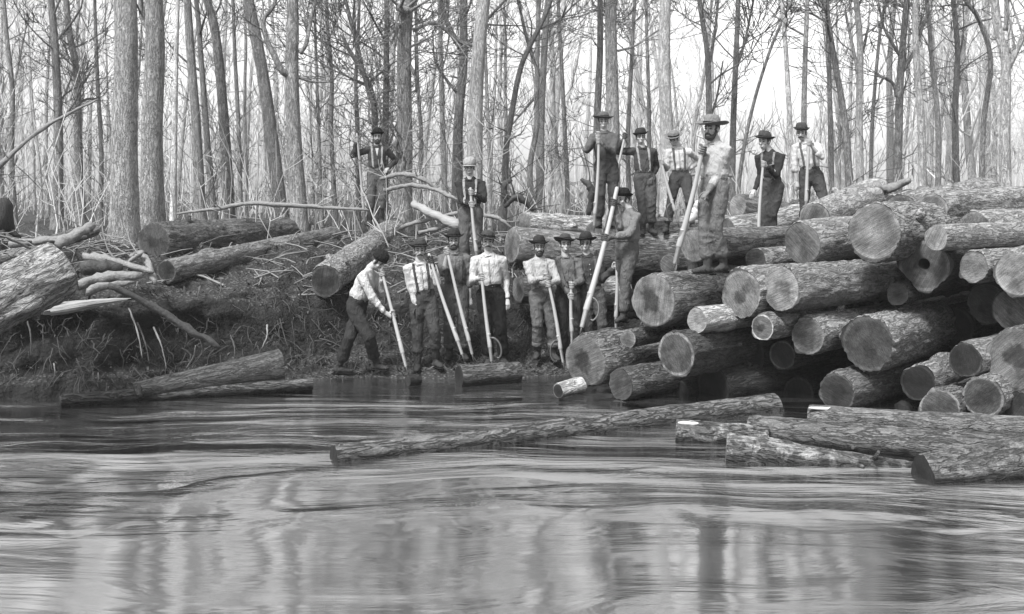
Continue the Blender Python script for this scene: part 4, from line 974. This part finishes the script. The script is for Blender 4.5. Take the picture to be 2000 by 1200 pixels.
    hp = lambda s_, f_, u_: H + hs * (s_ * k) + hf * (f_ * k) + hu * (u_ * k)
    v = lambda s_, f_, u_: hs * (s_ * k) + hf * (f_ * k) + hu * (u_ * k)
    skin.ball(hp(0, -.008, .03), v(.073, 0, 0), v(0, .092, 0), v(0, 0, .092), 18, 12)
    skin.ball(hp(0, .022, -.045), v(.056, 0, 0), v(0, .062, 0), v(0, 0, .07), 16, 10)
    skin.ball(hp(0, .040, -.092), v(.032, 0, 0), v(0, .036, 0), v(0, 0, .025), 12, 8)
    skin.limb([hp(0, .082, .012), hp(0, .097, -.018), hp(0, .110, -.034)], [.010 * k, .012 * k, .015 * k], 10)
    skin.limb([hp(-.042, .068, .026), hp(0, .086, .022), hp(.042, .068, .026)], [.012 * k, .011 * k, .012 * k], 8)
    for sd in (-1, 1):
        skin.ball(hp(.045 * sd, .058, -.028), v(.02, 0, 0), v(0, .02, 0), v(0, 0, .018), 8, 6)
        skin.ball(hp(.078 * sd, -.008, -.012), v(.010, 0, 0), v(0, .020, 0), v(0, 0, .033), 10, 8)
    skin.limb([hp(-.02, .083, -.074), hp(0, .090, -.073), hp(.02, .083, -.074)], [.008 * k, .009 * k, .008 * k], 8)
    for m_ in (skin, fing, shm, trm, *bt, *cf, *[q_ for g_ in gls for q_ in g_]): m_.v = [q - R0 for q in m_.v]
    sm = remesh(skin, .0075 * k, 2)
    # the five fingers join the palm in the same mesh
    if fing.v:
        import bmesh
        bm = bmesh.new(); bm.from_mesh(sm); bm2 = fing.mesh('f'); bm.from_mesh(bm2); bm.to_mesh(sm); bm.free(); sm.shade_smooth()
    body = link('body', sm, M['skin'], root)
    ts = lambda m_: m_ if isinstance(m_, str) else 'c'
    shirt_o = link('shirt', remesh(shm, .0125 * k, 2, .0098, seed=len(FOOT)), M['cl_' + shirt], root)
    tro = link('trousers', remesh(trm, .0125 * k, 2, .0100, seed=len(FOOT) + 3), M['cl_' + trousers], root)
    for b_, (h0, td) in zip(bt, soles):
        bo = link('boot', remesh(b_, .010 * k, 3, .003), M[boots], root)
        sb = MB(); z_ = -up * .038 * k; h_ = h0 - R0 + z_
        sb.limb([h_, h_ + td * .09 * k, h_ + td * .17 * k, h_ + td * .215 * k], [.046 * k, .040 * k, .047 * k, .038 * k], 14, .2, up.cross(td)); sb.tube([h_ - td * .02 * k, h_ - td * .02 * k - up * .018 * k], .040 * k, 12)
        sb.build('sole', M['cl_black'], bo)
    if cuff is not None:
        for c_ in cf: link('trouser_cuff', remesh(c_, .010, 1, .003), M['cl_' + cuff], root)
    for ga, gf in gls:
        gm = remesh(ga, .009, 2, .002); import bmesh
        bm = bmesh.new(); bm.from_mesh(gm); bm.from_mesh(gf.mesh('f')); bm.to_mesh(gm); bm.free(); gm.shade_smooth(); link('glove', gm, M['cl_glove' if gloves is True else 'cl_' + gloves], root)
    # face details
    L0 = lambda s_, f_, u_: hp(s_, f_, u_) - R0
    for sd in (-1, 1):
        mb = MB(); mb.ball(L0(.031 * sd, .0745, .003), v(.015, 0, 0), v(0, .009, 0), v(0, 0, .008), 10, 8); mb.build('eye', M['eye'], root)
    mb = MB(); mb.limb([L0(-.047, .077, .027), L0(-.028, .090, .031), L0(-.012, .090, .024)], [.0045 * k, .006 * k, .005 * k], 7); mb.limb([L0(.047, .077, .027), L0(.028, .090, .031), L0(.012, .090, .024)], [.0045 * k, .006 * k, .005 * k], 7); mb.build('eyebrows', M['hair'], root)
    if moust:
        mb = MB(); mb.limb([L0(-.042, .074, -.070), L0(-.02, .092, -.058), L0(0, .098, -.054), L0(.02, .092, -.058), L0(.042, .074, -.070)], [.005 * k, .010 * k, .010 * k, .010 * k, .005 * k], 10); mb.build('moustache', M['hair'], root)
    if beard:
        mb = MB(); mb.ball(L0(0, .034, -.092), v(.056, 0, 0), v(0, .058, 0), v(0, 0, .040 + .02 * beard), 14, 10)
        mb.limb([L0(.062, .005, -.02), L0(.056, .025, -.065), L0(.03, .06, -.10)], [.012 * k, .018 * k, .022 * k], 10); mb.limb([L0(-.062, .005, -.02), L0(-.056, .025, -.065), L0(-.03, .06, -.10)], [.012 * k, .018 * k, .022 * k], 10)
        link('beard', remesh(mb, .008, 1, .003), M['hair'], root)
    mb = MB(); mb.ball(L0(0, -.022, .024), v(.079, 0, 0), v(0, .090, 0), v(0, 0, .090), 18, 12)
    for sd in (-1, 1): mb.limb([L0(.074 * sd, .018, .04), L0(.076 * sd, .014, .005)], [.010 * k, .006 * k], 7)
    link('hair', remesh(mb, .009, 1, .003), M['hair'], root)
    # hat: brim with rolled edge and dented crown, turned from rings
    hb = MB(); n_ = 36
    st = {'fedora': (.152, .112, .5), 'bowler': (.128, .105, 0), 'wide': (.185, .110, .35), 'cap': (.105, .115, 0), 'slouch': (.158, .095, .7), 'knit': (.095, .10, 0)}[hatstyle]
    br_, ch_, dent = st; cr = .094; zb = .058
    prof = [(cr - .004, zb - .012), (br_ * .8, zb - .006), (br_, zb + .010), (br_ + .003, zb + .015), (br_ - .002, zb + .018), (br_ * .8, zb + .002), (cr + .004, zb + .002), (cr + .001, zb + .03), (cr - .006, zb + ch_ * .6), (cr * (.84 if dent else .80), zb + ch_ * .88), (cr * .55, zb + ch_), (.001, zb + ch_ * (1 - dent * .22))]
    if hatstyle in ('cap', 'knit'): prof = [(cr - .003, zb - .02), (cr + .004, zb - .02), (cr + .006, zb + .01), (cr + .006, zb + .05), (cr * .92, zb + .08), (cr * .6, zb + ch_ * .98), (.001, zb + ch_ * 1.03)]
    hrng = random.Random(len(label) * 3 + int(Y * 7)); ph = hrng.uniform(0, 6); roll, tip = hrng.uniform(-.13, .13), hrng.uniform(.0, .16); kb, kh = hrng.uniform(.9, 1.12), hrng.uniform(.88, 1.15); br_ *= kb; ch_ *= kh
    for (r_, z_) in prof:
        for j in range(n_):
            a = 2 * math.pi * j / n_; e0 = 1.0 + .12 * abs(math.sin(a))       # a=90 deg is forward
            bend = max(0, (r_ - cr) / .06); zz = z_ + bend * (.020 * abs(math.cos(a)) ** 2 - .016 * max(0, math.sin(a)) + .008 * math.sin(2 * a + ph))
            if hatstyle == 'bowler': zz = z_ + bend * (.022 * abs(math.cos(a)) ** 2)
            d_ = dent * .018 * max(0, (z_ - zb) / ch_ - .4) * (abs(math.cos(a)) ** 3) * 3
            hb.v.append(L0(math.cos(a) * (r_ - d_), math.sin(a) * r_ * e0 - .006, zz + math.cos(a) * r_ * roll + math.sin(a) * r_ * tip))
    for i in range(len(prof) - 1):
        for j in range(n_): hb.f.append((i * n_ + j, i * n_ + (j + 1) % n_, (i + 1) * n_ + (j + 1) % n_, (i + 1) * n_ + j))
    if hatstyle == 'cap':
        b0 = len(hb.v); m2 = 12
        for (q, dz) in ((0, 0), (1, -.012), (1.02, -.017), (0, -.008)):
            for j in range(m2 + 1):
                a = math.radians(25 + 130 * j / m2); rr = cr + .055 * q * math.sin((a)) ** .8
                hb.v.append(L0(math.cos(a) * rr, math.sin(a) * rr * 1.1, zb - .012 + dz))
        for i in range(3):
            for j in range(m2): hb.f.append((b0 + i * (m2 + 1) + j, b0 + i * (m2 + 1) + j + 1, b0 + (i + 1) * (m2 + 1) + j + 1, b0 + (i + 1) * (m2 + 1) + j))
    ho = hb.build('cap' if hatstyle in ('cap', 'knit') else 'hat', M['cl_' + hat], root)
    if hatstyle not in ('cap', 'knit'):
        bb = MB()
        for z_ in (zb + .004, zb + .030):
            for j in range(n_):
                a = 2 * math.pi * j / n_; bb.v.append(L0(math.cos(a) * (cr + .0055), math.sin(a) * (cr + .0055) * (1.0 + .12 * abs(math.sin(a))) - .006, z_ + math.cos(a) * cr * roll + math.sin(a) * cr * tip))
        for j in range(n_): bb.f.append((j, (j + 1) % n_, n_ + (j + 1) % n_, n_ + j))
        bb.build('hat_band', M['cl_black'], ho)
    # things lying on the shirt
    sv = [v_.co.copy() for v_ in shirt_o.data.vertices] ; tv = [v_.co.copy() for v_ in tro.data.vertices]
    bv = BVHTree.FromPolygons(sv, [tuple(p.vertices) for p in shirt_o.data.polygons]); bv2 = BVHTree.FromPolygons(tv, [tuple(p.vertices) for p in tro.data.polygons])
    def on(sd, t, back=False, off=.004):
        """a point on the chest: sd = sideways, t = 0 waist .. 1 neck"""
        c = P.lerp(NK, t) - R0 + (-rt) * sd * k; dr = f if not back else -f
        best = None
        for b_ in (bv, bv2):
            h = b_.ray_cast(c + dr * .6, -dr)
            if h[0] is not None and (best is None or (h[0] - c).dot(dr) > (best - c).dot(dr)): best = h[0]
        return (best if best is not None else c) + dr * off
    if susp:
        mb = MB()
        for sd in (-1, 1):
            for back in (False, True):
                pts = [on((.075 + .02 * t_) * sd if not back else .09 * (t_ - .1) * sd, .2 + .72 * t_, back) for t_ in [i / 12 for i in range(13)]]
                mb.tube(pts, .020 * k, 8, .22, rt)
            mb.tube([on(.095 * sd, .92), on(.093 * sd, .97) + Vector((0, 0, .004)), on(.085 * sd, .92, True)], .020 * k, 8, .22, rt)
            pts = [on(.075 * sd, .26), on(.05 * sd, .16)]; mb.tube(pts, .007, 6); pts = [on(.075 * sd, .26), on(.10 * sd, .16)]; mb.tube(pts, .007, 6)
        mb.build('suspenders', M['cl_' + susp], root)
    if bib:
        mb = MB(); 
        for i in range(9):
            for j in range(7): mb.v.append(on((j / 6 - .5) * .22 * (1 - .15 * i / 8), .15 + .42 * i / 8, False, .007))
        for i in range(8):
            for j in range(6): q = i * 7 + j; mb.f.append((q, q + 1, q + 8, q + 7))
        link('overall_bib', mb.mesh('bib'), M['cl_' + trousers], root)
    if vneck:
        mb = MB(); 
        for i in range(6):
            for j in range(3): mb.v.append(on((j - 1) * .032 * (i / 5), .62 + .30 * i / 5, False, .006))
        for i in range(5):
            for j in range(2): q = i * 3 + j; mb.f.append((q, q + 1, q + 4, q + 3))
        mb.build('undershirt', M['cl_white'], root)
    if buttons:
        for i in range(3):
            c = on(0, .48 + i * .14, False, .005); b_ = MB(); b_.ball(c, rt * .008, up * .008, f * .004, 10, 6); b_.build('button', M['cl_white'], root)
    if collar:
        mb = MB(); c = NK - R0 - spine * .005
        ring = [c + (rt * math.cos(a) * .066 + f * math.sin(a) * .064) * k + up * (.012 - .022 * max(0, math.sin(a))) for a in [2 * math.pi * i / 18 for i in range(19)]]
        mb.tube(ring, .016 * k, 8, .5, None)
        for sd in (-1, 1): mb.ball(c + (f * .062 - rt * sd * .028) * k + up * -.022, rt * .026 * k, f * .008, up * .022 * k, 8, 6)
        mb.build('collar', M['cl_' + shirt], root)
        mb = MB(); mb.tube([on(.0, .26 + .62 * i / 12, False, .001) for i in range(13)], .013 * k, 8, .25, rt); mb.build('placket', M['cl_' + ('lightgrey' if shirt == 'white' else shirt)], root)
    if not bib:
        mb = MB(); 
        ring = [P - R0 + spine * .105 * k + (rt * math.cos(a) * .150 + f * math.sin(a) * .112) * k * gr for a in [2 * math.pi * i / 24 for i in range(25)]]
        mb.tube(ring, .014 * k, 8, .35, spine); mb.build('waistband', M['cl_' + trousers], root)
    peavey(top, bot, plabel, hook, pr, iron, hookside)
    return root
for n_, t_ in dict(white=.43, offwhite=.32, grey=.085, midgrey=.12, dark=.03, charcoal=.05, black=.014, denim=.07, worn=.095, khaki=.12, palehat=.17, lightgrey=.26, glove=.05, tan=.15, sweater=.15, band=.3).items():
    M['cl_' + n_] = cloth('cloth_' + n_, t_)

# ---- the crew (arms: A = own right, B = own left)
person('bearded man in small bowler and light suspenders standing alone up on the slanting log', 20.3, 8, ((722, 441), (745, 439)), (737, 338), (736, 285), (737, 263),
       (('pole', .95, (690, 308), 0, -.1), ('hang', (759, 328), (772, 306), -.02, .15)), ((697, 262, -.22), (713, 444, -.1)),
       shirt='charcoal', trousers='worn', hat='black', hatstyle='bowler', susp='lightgrey', beard=.6, bootlen=.62, boots='leather_worn', vneck=True,
       plabel='peavey planted beside the bearded man in small bowler', hook=1, hookside=-1)
person('man in pale dome cap resting both fists on his pole behind the front row', 16.2, 0, ((908, 536), (932, 536)), (919, 415), (918, 349), (917, 329),
       (('pole', .80, (893, 388), 0, .0), ('pole', .93, (951, 380), 0, .0)), ((919, 368, -.36), (934, 530, -.45)), shirt='dark', trousers='grey', hat='lightgrey', hatstyle='cap', susp='lightgrey', moust=0, boots='leather',
       plabel='peavey held upright by the man in the pale dome cap')
person('man in white sweater and dark knit cap stooping to the right over his pole', 14.35, 72, ((735, 722), (662, 729)), (697, 598), (716, 543), (728, 521),
       (('pole', .42, (708, 590), 0, -.3), ('pole', .93, (735, 560), 0, .2)), ((744, 524, .0), (797, 732, -.35)), hpitch=38, hyaw=60, shirt='white', trousers='dark', hat='black', hatstyle='knit', moust=0,
       knees=((722, 662), (682, 665)), fit=False, plabel='peavey pushed into the water by the stooping man', collar=False)
person('moustached man in white shirt and dark suspenders, second from left in the front row', 14.45, 12, ((816, 728), (852, 717)), (827, 590), (819, 512), (820, 487),
       (('hang', (814, 602), (799, 572), -.08, .1), ('pole', .93, (852, 548), 0, .0)), ((838, 497, -.25), (908, 708, -.55)), shirt='white', trousers='charcoal', hat='charcoal', susp='charcoal', gloves=True, bootlen=.5, hyaw=6,
       plabel='leftmost of the two slanting parallel peaveys, held by the moustached man in white', hook=0)
person('bearded man in grey vest raising his fist to his pole between two white shirted men', 14.9, 4, ((878, 702), (905, 702)), (889, 570), (888, 493), (886, 469),
       (('pole', .95, (860, 535), 0, .0), ('hang', (918, 590), (917, 545), .0, .12)), ((872, 484, -.3), (926, 708, -.6)), shirt='midgrey', trousers='grey', hat='dark', hatstyle='fedora', beard=.2, bootlen=.32, cuff='worn', rolled=True, susp='grey',
       plabel='right one of the two slanting parallel peaveys, held by the man in the grey vest')
person('man in bright white shirt and black trousers standing upright in the front row middle', 14.6, 2, ((955, 716), (984, 714)), (958, 580), (954, 496), (953, 473),
       (('pole', .88, (915, 548), 0, .05), ('hang', (990, 582), (987, 545), .0, .1)), ((939, 518, -.34), (962, 722, -.5)), shirt='white', trousers='black', hat='charcoal', hatstyle='slouch', bootlen=.25,
       plabel='peavey with swinging hook held by the white shirted man in black trousers', hook=1, hookside=1)
person('dark bearded man in pale undershirt and light suspenders stacking both hands on his pole', 14.75, 4, ((1050, 700), (1082, 704)), (1058, 575), (1052, 504), (1053, 482),
       (('pole', .975, (1022, 552), 0, .0), ('pole', .90, (1094, 545), 0, .0)), ((1067, 537, -.36), (1103, 724, -.5)), shirt='offwhite', trousers='worn', hat='dark', susp='lightgrey', beard=1.0, cuff='khaki', bootlen=.36,
       plabel='peavey under the stacked hands of the dark bearded man', hook=1, hookside=-1, collar=False)
person('man in buttoned grey shirt with hat tipped back, hands low on an upright pole', 15.0, 6, ((1098, 702), (1124, 702)), (1109, 573), (1104, 500), (1104, 479),
       (('pole', .80, (1082, 548), 0, .0), ('pole', .95, (1140, 545), 0, .0)), ((1116, 552, -.33), (1117, 690, -.42)), shirt='midgrey', trousers='charcoal', hat='charcoal', hatstyle='slouch', susp='grey', moust=0, hpitch=-6,
       plabel='upright peavey between the grey shirted man\'s hands')
person('man in dark buttoned shirt at the right end of the front row beside the pile', 15.1, 8, ((1150, 704), (1180, 702)), (1155, 575), (1146, 498), (1144, 475),
       (('hang', (1131, 575), (1124, 545), -.02, .1), ('pole', .84, (1180, 545), 0, .0)), ((1203, 492, -.1), (1203, 660, -.15)), shirt='charcoal', trousers='denim', hat='dark', moust=0, susp='grey', buttons=True, hyaw=-10,
       plabel='dark weathered peavey standing upright against the pile beside the end man')
person('stout man in grey sweater seen side on, levering the corner log', 13.75, -54, ((1240, 622), (1218, 630)), (1224, 488), (1228, 411), (1214, 386),
       (('pole', .89, (1212, 440), 0, .0), ('pole', .66, (1242, 462), 0, -.25)), ((1205, 368, -.1), (1132, 656, -.62)), s=1.0, shirt='sweater', trousers='worn', hat='black', hatstyle='bowler', hyaw=-48, gloves='grey', bootlen=.22,
       plabel='thick heavy peavey hooked into the lower left corner log', hook=1, hookside=1, pr=.027, collar=False, iron=.42, girth=1.14, footdy=(.1, -.1))
person('man in dark overalls folding his hands on his pole, leftmost of the men on top', 16.8, 0, ((1170, 445), (1198, 445)), (1184, 330), (1180, 258), (1178, 236),
       (('pole', .97, (1146, 288), 0, .0), ('pole', .91, (1210, 288), 0, .0)), ((1169, 262, -.33), (1160, 455, -.45)), shirt='grey', trousers='charcoal', hat='worn', hatstyle='slouch', moust=0, bib=False, vneck=False,
       plabel='peavey under the folded hands of the leftmost man on top')
person('man in bib overalls and small dark bowler with one arm raised to his pole top', 17.6, 4, ((1256, 460), (1272, 458)), (1259, 352), (1254, 287), (1250, 265),
       (('pole', .97, (1206, 305), 0, .05), ('hang', (1273, 345), (1281, 322), -.03, .1)), ((1222, 260, -.12), (1178, 456, -.25)), s=.95, shirt='charcoal', trousers='denim', hat='dark', hatstyle='bowler', moust=0, susp='lightgrey', bib=True, gloves='grey', bootlen=.34,
       plabel='slanting peavey gripped at its top by the man in bib overalls')
person('white shirted man in light hat looking down, elbow out, behind crossed poles', 17.6, -6, ((1300, 463), (1352, 447)), (1329, 345), (1325, 288), (1315, 270),
       (('pole', .82, (1300, 345), 0, .0), ('hang', (1347, 330), (1366, 312), .06, .1)), ((1285, 285, -.22), (1327, 446, -.35)), s=.96, shirt='white', trousers='charcoal', hat='tan', hatstyle='slouch', hyaw=-28, hpitch=22, moust=0, susp='grey', cuff='khaki', bootlen=.38,
       plabel='peavey leaning left in front of the white shirted man looking down', hook=1, hookside=-1)
person('big man in broad brimmed hat and light shirt standing foremost on the pile', 12.95, -48, ((1382, 535), (1413, 531)), (1394, 388), (1398, 279), (1389, 248),
       (('pole', .95, (1384, 322), 0, .1), ('hang', (1384, 372), (1412, 335), -.18, .0)), ((1374, 283, -.15), (1314, 532, -.05)), s=1.08, shirt='offwhite', trousers='khaki', hat='palehat', hatstyle='wide', gloves='tan', bootlen=.3, boots='leather_worn', hyaw=-42, beard=.2, toes=(-75, -40),
       plabel='long pale peavey slanting down from the big man\'s fist', pr=.026, iron=.4, girth=1.08)
person('man in dark sweater with one light strap, second from the right on top', 16.0, -38, ((1496, 490), (1508, 488)), (1507, 365), (1503, 296), (1492, 275),
       (('hang', (1474, 370), (1481, 335), .05, .1), ('pole', .97, (1527, 332), 0, -.1)), ((1491, 318, -.35), (1479, 520, -.5)), shirt='dark', trousers='charcoal', hat='charcoal', hatstyle='fedora', hyaw=-45, moust=0, susp='palehat', cuff='worn', bootlen=.36,
       plabel='peavey resting on the small scarred log, held by the man in dark sweater', collar=False)
person('rightmost man, in white shirt, holding his pole at chin height', 16.2, -14, ((1570, 470), (1614, 446)), (1583, 335), (1574, 277), (1563, 254),
       (('hang', (1556, 362), (1545, 325), -.03, .0), ('pole', .97, (1612, 308), 0, -.1)), ((1580, 277, -.33), (1573, 432, -.35)), shirt='white', trousers='charcoal', hat='charcoal', hatstyle='bowler', hyaw=-24, susp='grey', rolled=True, knees=(None, (1606, 370)), bootlen=.2, hpitch=8,
       plabel='peavey held at chin height by the rightmost man')
bpy.data.scenes.remove(tmp)
print('FEET')
for l_, p_ in FOOT:
    print('  ', l_[:34], [round(c_, 2) for c_ in p_], 'px', round(1000 + p_.x / p_.y * F), round(HZ + (CH - p_.z) / p_.y * F))

# ------------------------------------------------------------------ damp spring air
mb = MB(); mb.box((0, 65, 8), (85, 0, 0), (0, 75, 0), (0, 0, 11.5))
hz = N('haze_air'); pv = hz.n('VolumePrincipled'); pv.inputs['Color'].default_value = (.9, .9, .9, 1); pv.inputs['Density'].default_value = .0011; pv.inputs['Anisotropy'].default_value = .2
hz.l(pv.outputs[0], hz.out.inputs[1])
tag(mb.build('haze', hz.m, smooth=False), 'thin pale air haze over the woods', 'haze', kind='stuff')
